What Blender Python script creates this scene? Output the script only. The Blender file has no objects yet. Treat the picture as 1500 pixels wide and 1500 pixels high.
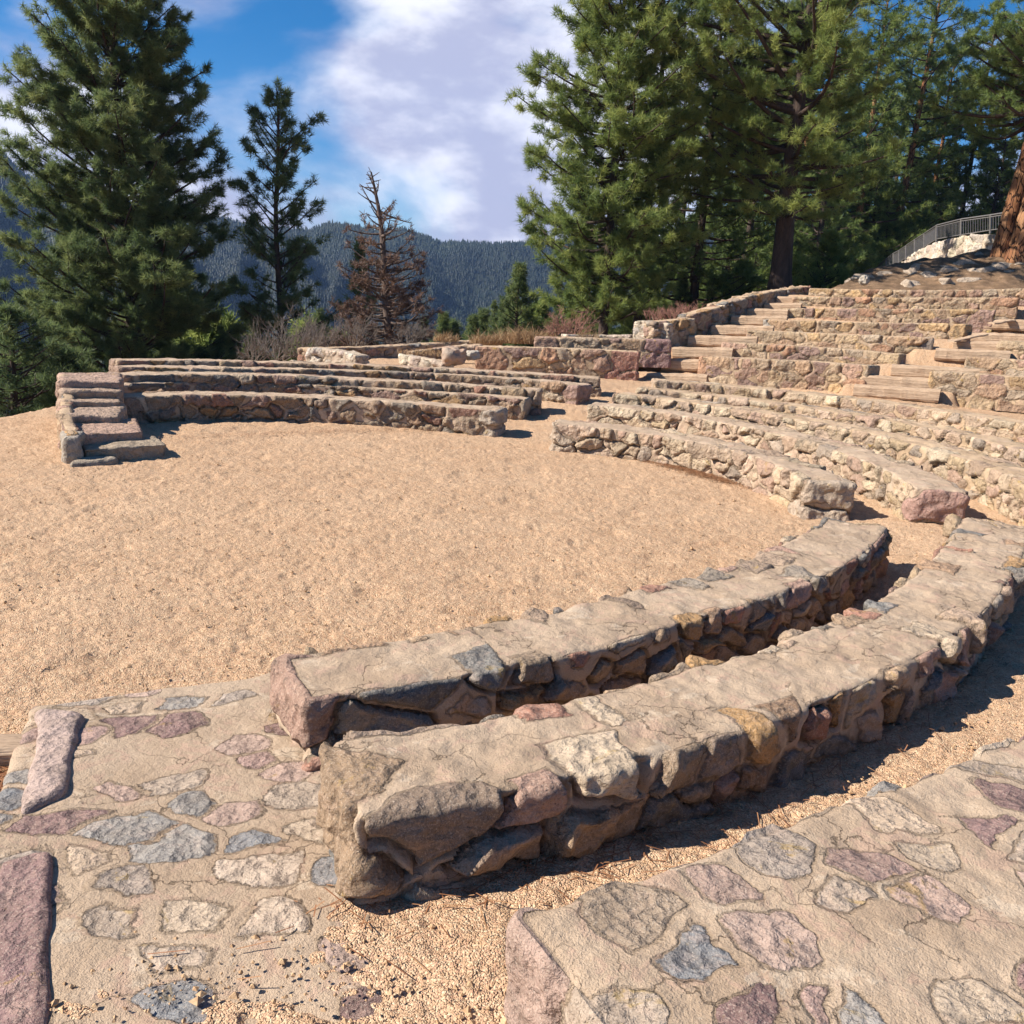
import bpy, math, random
import numpy as np
from mathutils import Vector, Matrix

sc = bpy.context.scene
COL = sc.collection
R_ = math.radians

# ------------------------------------------------------------------ camera
F0, PIT, CAMH, ROLL = 1300.0, 0.23458, 2.1275, 0.059116
CX, CY, KA, KB = -2.94637, 8.74927, -0.12113, -0.21858     # plan of the seating: centre and slight ellipse
_c, _s, _cr, _sr = math.cos(PIT), math.sin(PIT), math.cos(ROLL), math.sin(ROLL)

def ray(x, y):
    u0, v0 = (x-750)/F0, (750-y)/F0
    u, v = _cr*u0-_sr*v0, _sr*u0+_cr*v0
    return np.array([u, _c+v*_s, -_s+v*_c])
def at_z(x, y, z):
    d = ray(x, y); return np.array([0, 0, CAMH])+d*((z-CAMH)/d[2])
def at_y(x, y, Y):
    d = ray(x, y); return np.array([0, 0, CAMH])+d*(Y/d[1])

cam = bpy.data.objects.new('camera', bpy.data.cameras.new('camera'))
COL.objects.link(cam)
cam.data.sensor_width = 36; cam.data.lens = 36*F0/1500
cam.data.clip_start = 0.05; cam.data.clip_end = 20000
Xc = Vector((_cr, _sr*_s, _sr*_c)); Yc = Vector((-_sr, _cr*_s, _cr*_c)); Zc = Xc.cross(Yc)
cam.matrix_world = Matrix.Translation((0, 0, CAMH)) @ Matrix((Xc, Yc, Zc)).transposed().to_4x4()
sc.camera = cam

# ------------------------------------------------------------------ helpers
def hash3(ix, iy, iz, seed):
    h = (ix.astype(np.int64)*374761393+iy.astype(np.int64)*668265263+iz.astype(np.int64)*2147483647+seed*974634777) & 0xffffffff
    h = ((h ^ (h >> 13))*1274126177) & 0xffffffff
    h = ((h ^ (h >> 15))*2246822519) & 0xffffffff
    return ((h ^ (h >> 16)) & 0xffffff)/float(0xffffff)
def vnoise(x, y, z, seed=0):
    x, y, z = np.broadcast_arrays(np.asarray(x, float), np.asarray(y, float), np.asarray(z, float))
    ix, iy, iz = np.floor(x), np.floor(y), np.floor(z)
    fx, fy, fz = x-ix, y-iy, z-iz
    fx, fy, fz = [f*f*f*(f*(f*6-15)+10) for f in (fx, fy, fz)]
    r = 0
    for a in (0, 1):
        for b in (0, 1):
            for c in (0, 1):
                w = (fx if a else 1-fx)*(fy if b else 1-fy)*(fz if c else 1-fz)
                r = r+w*hash3(ix+a, iy+b, iz+c, seed)
    return r*2-1
def fbm(x, y, z, seed=0, oct=3):
    r, a = 0, 1.0
    for o in range(oct):
        r = r+a*vnoise(x*2**o, y*2**o, z*2**o, seed+o*17); a *= .5
    return r
def sstep(a, b, x):
    t = np.clip((x-a)/(b-a), 0, 1); return t*t*(3-2*t)

def mesh_np(name, verts, faces, mat, parent=None, smooth=True, attrs=None, fs=4):
    """faces: (n, fs) int array"""
    me = bpy.data.meshes.new(name)
    verts = np.ascontiguousarray(verts, dtype=np.float32); faces = np.ascontiguousarray(faces, dtype=np.int32)
    me.vertices.add(len(verts)); me.vertices.foreach_set('co', verts.ravel())
    n = len(faces); fs = faces.shape[1]
    me.loops.add(n*fs); me.loops.foreach_set('vertex_index', faces.ravel())
    me.polygons.add(n); me.polygons.foreach_set('loop_start', np.arange(0, n*fs, fs, dtype=np.int32))
    me.polygons.foreach_set('use_smooth', np.full(n, smooth, dtype=bool))
    me.update(calc_edges=True)
    for k, (typ, arr) in (attrs or {}).items():
        at = me.attributes.new(k, typ, 'POINT')
        if typ == 'FLOAT': at.data.foreach_set('value', np.ascontiguousarray(arr, dtype=np.float32).ravel())
        else:
            if arr.shape[1] == 3: arr = np.c_[arr, np.ones(len(arr))]
            at.data.foreach_set('color', np.ascontiguousarray(arr, dtype=np.float32).ravel())
    me.materials.append(mat)
    o = bpy.data.objects.new(name, me); COL.objects.link(o)
    if parent is not None: o.parent = parent
    return o
def sub_mesh(name, verts, faces, keep, mat, parent, attrs, smooth=True):
    f = faces[keep]
    if not len(f): return None
    u, inv = np.unique(f, return_inverse=True)
    return mesh_np(name, verts[u], inv.reshape(f.shape), mat, parent, smooth, {k: (t, a[u]) for k, (t, a) in attrs.items()})
def tag(o, label, cat, group=None, kind=None):
    if label: o['label'] = label
    if cat: o['category'] = cat
    if group: o['group'] = group
    if kind: o['kind'] = kind
    return o
def thing(name, label, cat, loc=(0, 0, 0), group=None):
    o = bpy.data.objects.new(name, None); COL.objects.link(o)
    o.location = [float(v) for v in loc]; o.empty_display_size = .2
    return tag(o, label, cat, group)

class Tubes:
    """collects tapered tubes as one mesh"""
    def __init__(s): s.v = []; s.f = []; s.n = 0
    def add(s, pts, rad, k=5, cap=True):
        pts = np.asarray(pts, float); m = len(pts)
        rad = np.broadcast_to(np.asarray(rad, float), (m,))
        tg = np.gradient(pts, axis=0); tg /= np.linalg.norm(tg, axis=1)[:, None]+1e-9
        ref = np.array([0, 0, 1.]) if abs(tg[0][2]) < .9 else np.array([1., 0, 0])
        a = np.cross(tg, ref); a /= np.linalg.norm(a, axis=1)[:, None]+1e-9
        b = np.cross(tg, a)
        ph = np.arange(k)*2*math.pi/k
        ring = pts[:, None]+rad[:, None, None]*(np.cos(ph)[None, :, None]*a[:, None]+np.sin(ph)[None, :, None]*b[:, None])
        s.v.append(ring.reshape(-1, 3))
        i = np.arange(m-1)[:, None]*k; j = np.arange(k)[None]; j2 = (j+1) % k
        s.f.append(np.stack([i+j, i+j2, i+k+j2, i+k+j], -1).reshape(-1, 4)+s.n)
        s.n += m*k
    def build(s, name, mat, parent=None, smooth=True):
        return mesh_np(name, np.concatenate(s.v), np.concatenate(s.f), mat, parent, smooth)

# ------------------------------------------------------------------ materials
class NT:
    def __init__(s, name):
        s.m = bpy.data.materials.new(name); s.m.use_nodes = True
        s.t = s.m.node_tree; s.t.nodes.clear()
        s.out = s.n('ShaderNodeOutputMaterial')
    def n(s, typ, **kw):
        o = s.t.nodes.new(typ)
        for k, v in kw.items(): setattr(o, k, v)
        return o
    def l(s, a, b): s.t.links.new(a, b)
    def val(s, sock, v):
        if isinstance(v, bpy.types.NodeSocket): s.l(v, sock)
        else: sock.default_value = v
    def math(s, op, a, b=0.0, clamp=False):
        o = s.n('ShaderNodeMath', operation=op, use_clamp=clamp); s.val(o.inputs[0], a); s.val(o.inputs[1], b); return o.outputs[0]
    def mix(s, f, a, b, blend='MIX'):
        o = s.n('ShaderNodeMix', data_type='RGBA', blend_type=blend)
        s.val(o.inputs[0], f)
        s.val(o.inputs[6], a if isinstance(a, bpy.types.NodeSocket) else (*a, 1)[:4]); s.val(o.inputs[7], b if isinstance(b, bpy.types.NodeSocket) else (*b, 1)[:4])
        return o.outputs[2]
    def pos(s): return s.n('ShaderNodeNewGeometry').outputs['Position']
    def noise(s, vec, scale, detail=3, rough=.5, dist=0):
        o = s.n('ShaderNodeTexNoise'); s.l(vec, o.inputs['Vector']); o.inputs['Scale'].default_value = scale
        o.inputs['Detail'].default_value = detail; o.inputs['Roughness'].default_value = rough; o.inputs['Distortion'].default_value = dist
        return o.outputs['Fac']
    def voro(s, vec, scale, feature='F1', out='Distance', rnd=1):
        o = s.n('ShaderNodeTexVoronoi', feature=feature); s.l(vec, o.inputs['Vector']); o.inputs['Scale'].default_value = scale
        o.inputs['Randomness'].default_value = rnd
        return o.outputs[out]
    def ramp(s, f, stops):
        o = s.n('ShaderNodeValToRGB'); s.l(f, o.inputs[0]); e = o.color_ramp.elements
        while len(e) < len(stops): e.new(.5)
        for i, (p, c) in enumerate(stops): e[i].position = p; e[i].color = (*c, 1) if len(c) == 3 else c
        return o.outputs[0]
    def mapr(s, f, a, b, c=0., d=1.):
        o = s.n('ShaderNodeMapRange', interpolation_type='SMOOTHSTEP'); s.l(f, o.inputs[0])
        for i, v in zip((1, 2, 3, 4), (a, b, c, d)): o.inputs[i].default_value = v
        return o.outputs[0]
    def attr(s, name): return s.n('ShaderNodeAttribute', attribute_name=name)
    def bump(s, h, dist, strength=1, normal=None):
        o = s.n('ShaderNodeBump'); s.l(h, o.inputs['Height']); o.inputs['Distance'].default_value = dist; o.inputs['Strength'].default_value = strength
        if normal: s.l(normal, o.inputs['Normal'])
        return o.outputs[0]
    def scalevec(s, v, xyz):
        o = s.n('ShaderNodeVectorMath', operation='MULTIPLY'); s.l(v, o.inputs[0]); o.inputs[1].default_value = xyz; return o.outputs[0]
    def done(s, col, rough=.9, normal=None, spec=.25, trans=0):
        b = s.n('ShaderNodeBsdfPrincipled'); s.val(b.inputs['Base Color'], col if isinstance(col, bpy.types.NodeSocket) else (*col, 1)[:4])
        s.val(b.inputs['Roughness'], rough); b.inputs['Specular IOR Level'].default_value = spec
        if normal: s.l(normal, b.inputs['Normal'])
        if trans:
            t = s.n('ShaderNodeBsdfTranslucent'); s.val(t.inputs[0], col); mx = s.n('ShaderNodeMixShader'); mx.inputs[0].default_value = trans
            s.l(b.outputs[0], mx.inputs[1]); s.l(t.outputs[0], mx.inputs[2]); s.l(mx.outputs[0], s.out.inputs[0])
        else: s.l(b.outputs[0], s.out.inputs[0])
        return s.m

SAND = (.50, .335, .185)
def mat_sand():
    t = NT('gravel_sand'); p = t.pos()
    big = t.noise(p, .45, 4, .6); mid = t.noise(p, 3.0, 4, .6); fine = t.noise(p, 38, 3, .7)
    grain = t.voro(p, 150, 'F1', 'Color'); gd = t.voro(p, 150)
    gs = t.n('ShaderNodeSeparateColor'); t.l(grain, gs.inputs[0])
    c = t.ramp(big, [(.3, (.47, .288, .172)), (.5, (.535, .338, .205)), (.72, (.575, .388, .25))])
    c = t.mix(t.mapr(mid, .35, .75), c, (.56, .37, .235))
    c = t.mix(t.math('MULTIPLY', t.mapr(t.noise(t.scalevec(p, (.7, 1.6, 1)), 1.1, 5, .7, .5), .54, .68), .35), c, (.37, .22, .125))
    c = t.mix(t.math('MULTIPLY', t.mapr(fine, .45, .75), .5), c, (.36, .22, .115))
    # individual grains: pale quartz, pink feldspar and dark bits
    c = t.mix(t.math('MULTIPLY', t.mapr(gs.outputs[0], .72, .8), .6), c, (.66, .53, .36))
    c = t.mix(t.math('MULTIPLY', t.mapr(gs.outputs[1], .82, .88), .6), c, (.24, .145, .085))
    c = t.mix(t.math('MULTIPLY', t.mapr(gs.outputs[2], .86, .9), .6), c, (.50, .27, .18))
    soil = t.mix(t.mapr(t.noise(p, 1.3, 5, .7), .35, .65), (.125, .08, .05), (.22, .14, .085))
    soil = t.mix(t.math('MULTIPLY', t.mapr(t.noise(p, 24, 3, .7), .5, .65), .5), soil, (.07, .05, .03))
    c = t.mix(t.mapr(t.math('ADD', t.attr('soil').outputs['Fac'], t.math('MULTIPLY', t.math('SUBTRACT', mid, .5), .6)), .25, .7), c, soil)
    h1 = t.math('MULTIPLY', t.math('SUBTRACT', .5, gd), 1.0)
    n = t.bump(fine, .018, 1.0)
    n = t.bump(t.noise(p, 11, 4, .65), .035, .9, n)
    n = t.bump(h1, .006, 1.0, n)
    return t.done(c, .95, n, .15)

def mat_stone(lichen=.5, mortar=(.47, .355, .255), cr=(.40, .29, .18)):
    t = NT('fieldstone_masonry'); p = t.pos()
    e = t.attr('edge').outputs['Fac']; col = t.attr('col').outputs['Color']; top = t.attr('topw').outputs['Fac']
    nf = t.noise(p, 34, 4, .6); nm = t.noise(p, 9, 4, .6); nb = t.noise(p, 2.2, 4, .6); ng = t.noise(p, 140, 2, .7)
    ee = t.math('ADD', e, t.math('MULTIPLY', t.math('SUBTRACT', nf, .5), .035))
    mask = t.mapr(ee, -.003, .004)
    crack = t.math('MULTIPLY', t.mapr(ee, -.014, -.002), t.math('SUBTRACT', 1, mask))
    # stone colour: veined, speckled
    s1 = t.mix(t.mapr(nm, .3, .72), t.mix(.4, col, (.12, .085, .06)), col)
    s1 = t.mix(t.math('MULTIPLY', t.mapr(t.noise(t.scalevec(p, (1, 1, 2.2)), 7, 6, .75, 1.2), .52, .62), .45), s1, t.mix(.5, col, (.60, .42, .32)))
    s1 = t.mix(t.math('MULTIPLY', t.mapr(ng, .52, .70), .42), s1, (.62, .52, .42))
    s1 = t.mix(t.math('MULTIPLY', t.mapr(t.noise(p, 90, 2, .7), .56, .7), .5), s1, (.10, .075, .06))
    lm = t.math('MULTIPLY', t.mapr(t.noise(p, 5.5, 5, .75, .6), .60, .68), lichen)
    s1 = t.mix(lm, s1, (.36, .23, .05))
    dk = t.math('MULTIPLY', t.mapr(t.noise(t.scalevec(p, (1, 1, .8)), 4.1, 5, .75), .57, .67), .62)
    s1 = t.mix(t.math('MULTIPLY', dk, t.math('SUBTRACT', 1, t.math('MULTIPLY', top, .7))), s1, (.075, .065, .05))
    m1 = t.mix(t.mapr(nb, .35, .7), mortar, (mortar[0]*.80, mortar[1]*.77, mortar[2]*.74))
    m1 = t.mix(t.math('MULTIPLY', t.mapr(t.noise(p, 190, 2, .8), .48, .68), .55), m1, (.30, .20, .125))
    m1 = t.mix(t.math('MULTIPLY', t.mapr(t.noise(p, 13, 5, .7), .58, .70), .4), m1, (.30, .25, .19))
    m1 = t.mix(t.math('MULTIPLY', t.mapr(t.noise(p, 6.5, 6, .7, .8), .54, .60), .55), m1, (.44, .29, .215))
    m1 = t.mix(t.math('MULTIPLY', t.mapr(t.noise(t.scalevec(p, (1, 1.3, 1)), 4.2, 6, .72, .5), .58, .62), .6), m1, (.54, .43, .32))
    m1 = t.mix(t.math('MULTIPLY', crack, .28), m1, (.11, .075, .045))
    c = t.mix(mask, m1, s1)
    # hairline cracks in the cement
    vd = t.voro(t.n('ShaderNodeVectorMath', operation='ADD').outputs[0], 2.3, 'DISTANCE_TO_EDGE')
    va = vd.node.inputs['Vector'].links[0].from_node; t.l(p, va.inputs[0])
    nz = t.n('ShaderNodeTexNoise'); nz.inputs['Scale'].default_value = 5; nz.inputs['Detail'].default_value = 5; t.l(p, nz.inputs['Vector'])
    sv = t.n('ShaderNodeVectorMath', operation='SCALE'); t.l(nz.outputs['Color'], sv.inputs[0]); sv.inputs['Scale'].default_value = .45; t.l(sv.outputs[0], va.inputs[1])
    hair = t.math('MULTIPLY', t.math('MULTIPLY', t.math('SUBTRACT', 1, t.mapr(vd, .003, .010)), t.math('SUBTRACT', 1, mask)), t.mapr(nb, .43, .56))
    c = t.mix(t.math('MULTIPLY', hair, .65), c, (.10, .07, .045))
    hstone = t.math('ADD', t.math('MULTIPLY', nf, .5), t.math('MULTIPLY', nm, 1.2))
    hstone = t.math('MULTIPLY', hstone, t.math('ADD', .28, t.math('MULTIPLY', mask, .72)))
    fac = t.math('MULTIPLY', t.math('ADD', t.voro(p, 13), t.math('MULTIPLY', t.voro(p, 31), .5)), mask)
    n = t.bump(fac, .030, .8)
    n = t.bump(hstone, .03, .9, n)
    n = t.bump(t.math('SUBTRACT', t.math('MULTIPLY', mask, .6), t.math('ADD', crack, hair)), .012, .9, n)
    n = t.bump(t.noise(p, 16, 5, .7), .022, .8, n)
    n = t.bump(t.noise(p, 170, 3, .7), .006, .9, n)
    return t.done(c, .92, n, .2)

def mat_simple(name, c1, c2, scale, bump=.01, stretch=(1, 1, 1), rough=.9, c3=None, spec=.2):
    t = NT(name); p = t.scalevec(t.n('ShaderNodeTexCoord').outputs['Object'], stretch)
    a = t.noise(p, scale, 5, .65); b = t.noise(p, scale*5, 3, .6)
    c = t.mix(t.mapr(a, .35, .65), c1, c2)
    if c3: c = t.mix(t.math('MULTIPLY', t.mapr(b, .5, .7), .6), c, c3)
    n = t.bump(t.math('ADD', a, t.math('MULTIPLY', b, .5)), bump)
    return t.done(c, rough, n, spec)
def mat_needles(name, c1, c2, c3, trans=.5):
    t = NT(name); a = t.attr('tint').outputs['Fac']
    c = t.ramp(a, [(0, c1), (.55, c2), (1, c3)])
    return t.done(c, .55, None, .25, trans)

M_sand = mat_sand()
M_stone = mat_stone()
M_stone_far = mat_stone(.75, (.50, .365, .24))
M_pale = mat_stone(.15, (.58, .48, .37))
M_wood = mat_simple('weathered_timber', (.40, .28, .19), (.49, .355, .245), 1.6, .025, (1, 12, 12), c3=(.22, .145, .09))
M_bark = mat_simple('pine_bark', (.05, .036, .03), (.085, .058, .047), 5, .05, (1, 1, .28), c3=(.025, .018, .015))
def mat_plates():
    t = NT('orange_plated_bark'); p = t.scalevec(t.n('ShaderNodeTexCoord').outputs['Object'], (1, 1, .28))
    nz = t.n('ShaderNodeTexNoise'); nz.inputs['Scale'].default_value = 6; nz.inputs['Detail'].default_value = 4; t.l(p, nz.inputs['Vector'])
    av = t.n('ShaderNodeVectorMath', operation='MULTIPLY_ADD'); t.l(nz.outputs['Color'], av.inputs[0]); av.inputs[1].default_value = (.22, .22, .1); t.l(p, av.inputs[2])
    e = t.voro(av.outputs[0], 6.5, 'DISTANCE_TO_EDGE'); cc = t.voro(av.outputs[0], 6.5, 'F1', 'Color')
    sep = t.n('ShaderNodeSeparateColor'); t.l(cc, sep.inputs[0])
    c = t.ramp(sep.outputs[0], [(0, (.17, .075, .04)), (.5, (.30, .14, .065)), (1, (.38, .21, .11))])
    c = t.mix(t.math('MULTIPLY', t.mapr(t.noise(p, 30, 3, .7), .45, .65), .5), c, (.16, .09, .06))
    m = t.mapr(e, .01, .07)
    c = t.mix(m, (.035, .02, .015), c)
    return t.done(c, .95, t.bump(t.math('ADD', m, t.math('MULTIPLY', t.noise(p, 25, 3, .7), .4)), .06), .1)
M_bark_red = mat_plates()
M_twig = mat_simple('bare_twig', (.14, .115, .10), (.21, .175, .15), 6, .004)
M_deadwood = mat_simple('dead_wood', (.085, .06, .05), (.15, .11, .09), 6, .02)
M_metal = mat_simple('grey_metal', (.12, .11, .105), (.155, .145, .138), 8, .001, rough=.5, spec=.5)
M_rock = mat_simple('boulder_rock', (.42, .28, .20), (.30, .24, .19), 2.6, .06, c3=(.20, .13, .10))
M_greyrock = mat_simple('grey_rock', (.36, .32, .27), (.46, .40, .33), 2.6, .06, c3=(.20, .17, .14))
M_pine = mat_needles('pine_needles', (.05, .085, .04), (.14, .19, .075), (.28, .31, .115))
M_pine2 = mat_needles('pine_needles_warm', (.065, .105, .036), (.18, .24, .07), (.36, .39, .115))
M_brown = mat_needles('dead_needles', (.10, .065, .05), (.18, .11, .08), (.31, .20, .14), .3)
M_grass = mat_needles('dry_grass', (.24, .14, .075), (.38, .245, .13), (.50, .36, .21), .3)
M_litter = mat_needles('needle_litter', (.20, .085, .04), (.30, .14, .07), (.36, .2, .1), 0)
M_far = mat_needles('far_forest', (.005, .010, .0075), (.010, .020, .012), (.022, .032, .017), 0)
M_hill = mat_simple('forest_floor_hill', (.010, .017, .011), (.022, .027, .017), .02, .0)

# ------------------------------------------------------------------ ground height
def Rm(x, y):
    dx, dy = x-CX, y-CY
    return np.sqrt(np.maximum(1e-9, dx*dx*(1+KA)+dy*dy*(1-KA)+2*KB*dx*dy))
def zg(x, y):
    x = np.asarray(x, float); y = np.asarray(y, float)
    R = Rm(x, y)
    th = np.degrees(np.arctan2(y-CY, x-CX))
    f = .40*np.clip((R-6.0)/4.6, 0, 1)
    seat = sstep(-79, -75, th)*(1-sstep(121, 125, th))
    z = f*seat
    # near stair side: ground stays low to the left of the landing
    # upper tiers: slope rising to the far right, bounded on the left by the stepped wall
    t = (y-22)+.42*(x-4.3)
    ramp = .20*sstep(.15, .8, t)+.236*np.clip(t, 0, 9.3)
    dl = x-(2.6+(y-22.2)*.8)
    side = sstep(-.7, -.2, dl)
    left = sstep(-7, 0, dl)*.85
    # timber-edged treads in the two stairs
    lt = [-.19, .81, 1.55, 2.68, 3.91, 5.22, 6.29, 7.6, 8.64]; lz = [.42, .57, .90, 1.17, 1.47, 1.76, 2.05, 2.27, 2.47, 2.71]
    rt = [-.23, .19, 1.15, 3.11, 4.12, 5.02, 6.58]; rz = [.47, .72, .92, 1.16, 1.57, 1.77, 1.99, 2.36]
    def treads(t, ts, zs):
        o = np.full(t.shape, zs[0])
        for a_, b_ in zip(ts, np.diff(zs)): o = o+b_*sstep(a_-.04, a_+.06, t)
        return o
    la = sstep(-.6, -.4, dl)*(1-sstep(2.1-.15*t, 2.3-.15*t, dl))*(t < 9)*(t > -1)
    xr = x-(7.87+.74*t); ra = sstep(-.5, -.3, xr)*(1-sstep(1.7, 1.9, xr)*(t < 4.6))*(t < 8.6)*(t > -1)
    ramp = ramp*(1-la)+(treads(t, lt, lz)-.42)*la
    ramp = ramp*(1-ra)+(treads(t, rt, rz)-.42)*ra
    inup = sstep(10.9, 11.4, R)
    bank = np.clip((y-30.2)/4.8, 0, 1)*np.clip(.45+.19*(x-11.4), 0, 2.2)*sstep(8.5, 11, x)*(1+.10*vnoise(x*.9, y*.9, 0*x, 88)+.10*vnoise(x*2.3, y*2.3, 0*x, 89))-np.clip(y-36, 0, 30)*.05
    z = z+inup*(ramp*(side+(1-side)*left)+bank)
    # behind the far left block the hill falls away
    out = np.maximum(0, y-(27.5+.0*x))*.2*(1-sstep(1, 8, x))
    out = out+np.maximum(0, -7.6-x)*sstep(12.2, 14.5, y)*.5
    edge = sstep(10.3, 12.0, R)*(1-sstep(-5.3, -3.9, x+.0*y))*sstep(14.0, 17, y)
    out = out+edge*(.6+.25*np.maximum(0, y-17))
    z = z-np.minimum(out, 60)
    # far out: the valley
    r = np.hypot(x, y)
    z = z-np.minimum(70, np.maximum(0, r-75)*.25)
    return z

def build_ground():
    a_in = np.linspace(R_(-36), R_(36), 980)
    a_out = np.r_[np.linspace(R_(-180), R_(-36), 110)[:-1], a_in, np.linspace(R_(36), R_(180), 110)[1:-1]]
    r = np.r_[np.geomspace(.25, 1.2, 30)[:-1], np.geomspace(1.2, 16, 560)[:-1], np.geomspace(16, 45, 170)[:-1], np.geomspace(45, 7000, 50)]
    A, Rr = np.meshgrid(a_out, r)
    X, Y = Rr*np.sin(A), Rr*np.cos(A)
    Z = zg(X, Y)
    near = 1-sstep(25, 45, Rr)
    # raked and trodden surface
    n1 = fbm(X*1.1, Y*1.1, 0*X, 5, 2)*.012
    n2 = fbm(X*5.0, Y*6.5, 0*X, 9, 2)*.0075
    n3 = vnoise(X*10+2*n1*80, Y*19, 0*X, 12); n3 = -np.clip(-n3-.1, 0, 1)*.018-np.clip(vnoise(X*3.1, Y*3.6, 0*X, 44)-.45, 0, 1)*.05
    n4 = vnoise(X*27, Y*46, 0*X, 31)*.0055
    Z = Z+near*(n1+n2+n3+n4)
    far = sstep(30, 60, Rr)
    Z = Z+far*fbm(X*.03, Y*.03, 0*X, 77, 3)*2.5
    na, nr = len(a_out), len(r)
    i = np.arange(nr-1)[:, None]*na; j = np.arange(na)[None]; j2 = (j+1) % na
    F = np.stack([i+j, i+j2, i+na+j2, i+na+j], -1).reshape(-1, 4)[:, ::-1]
    dl = X-(2.6+(Y-22.2)*.8); t = (Y-22)+.42*(X-4.3)
    wood = (1-sstep(-1.2, -.4, dl))*sstep(22.8, 24.2, Y)*sstep(-1.0, 2.5, X)
    wood = np.maximum(wood, .62*sstep(10.6, 11.4, t)*sstep(7, 10, X)); wood = np.maximum(wood, sstep(26, 27.5, Y)*(X < 4)); wood = np.maximum(wood, sstep(36, 39, Y))
    wood = np.maximum(wood, sstep(14.6, 15.4, Y)*(1-sstep(-8.6, -7.9, X+.0*Y)))
    o = mesh_np('ground', np.stack([X, Y, Z], -1).reshape(-1, 3), F, M_sand, attrs={'soil': ('FLOAT', wood.ravel())})
    o['kind'] = 'structure'
build_ground()

# ------------------------------------------------------------------ masonry
PAL = np.array([(.42, .265, .165), (.40, .20, .14), (.45, .32, .20), (.30, .25, .20), (.21, .20, .185), (.46, .27, .12), (.54, .42, .30), (.42, .26, .20), (.36, .26, .19), (.43, .31, .21), (.48, .34, .24), (.40, .25, .19), (.44, .30, .19)])
PAL_MID = np.array([(.50, .37, .25), (.46, .32, .22), (.52, .40, .27), (.42, .31, .22), (.48, .35, .21), (.54, .43, .30), (.44, .29, .21), (.38, .30, .23), (.50, .36, .26)])
PAL_UP = np.array([(.47, .31, .19), (.44, .28, .18), (.49, .35, .21), (.45, .25, .15), (.51, .38, .25), (.40, .31, .22), (.50, .33, .17), (.40, .25, .18), (.33, .21, .17), (.49, .36, .24), (.45, .33, .21)])
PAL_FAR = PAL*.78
PAL_PALE = np.array([(.66, .58, .47), (.60, .50, .39), (.68, .59, .44), (.56, .49, .42), (.62, .49, .38), (.52, .41, .34)])
PAL_FLAG = np.array([(.28, .175, .16), (.26, .26, .265), (.50, .39, .30), (.49, .35, .285), (.52, .39, .28), (.46, .32, .26), (.36, .33, .30), (.58, .45, .33), (.45, .30, .255), (.29, .18, .165), (.54, .42, .32), (.42, .34, .28)])

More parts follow.
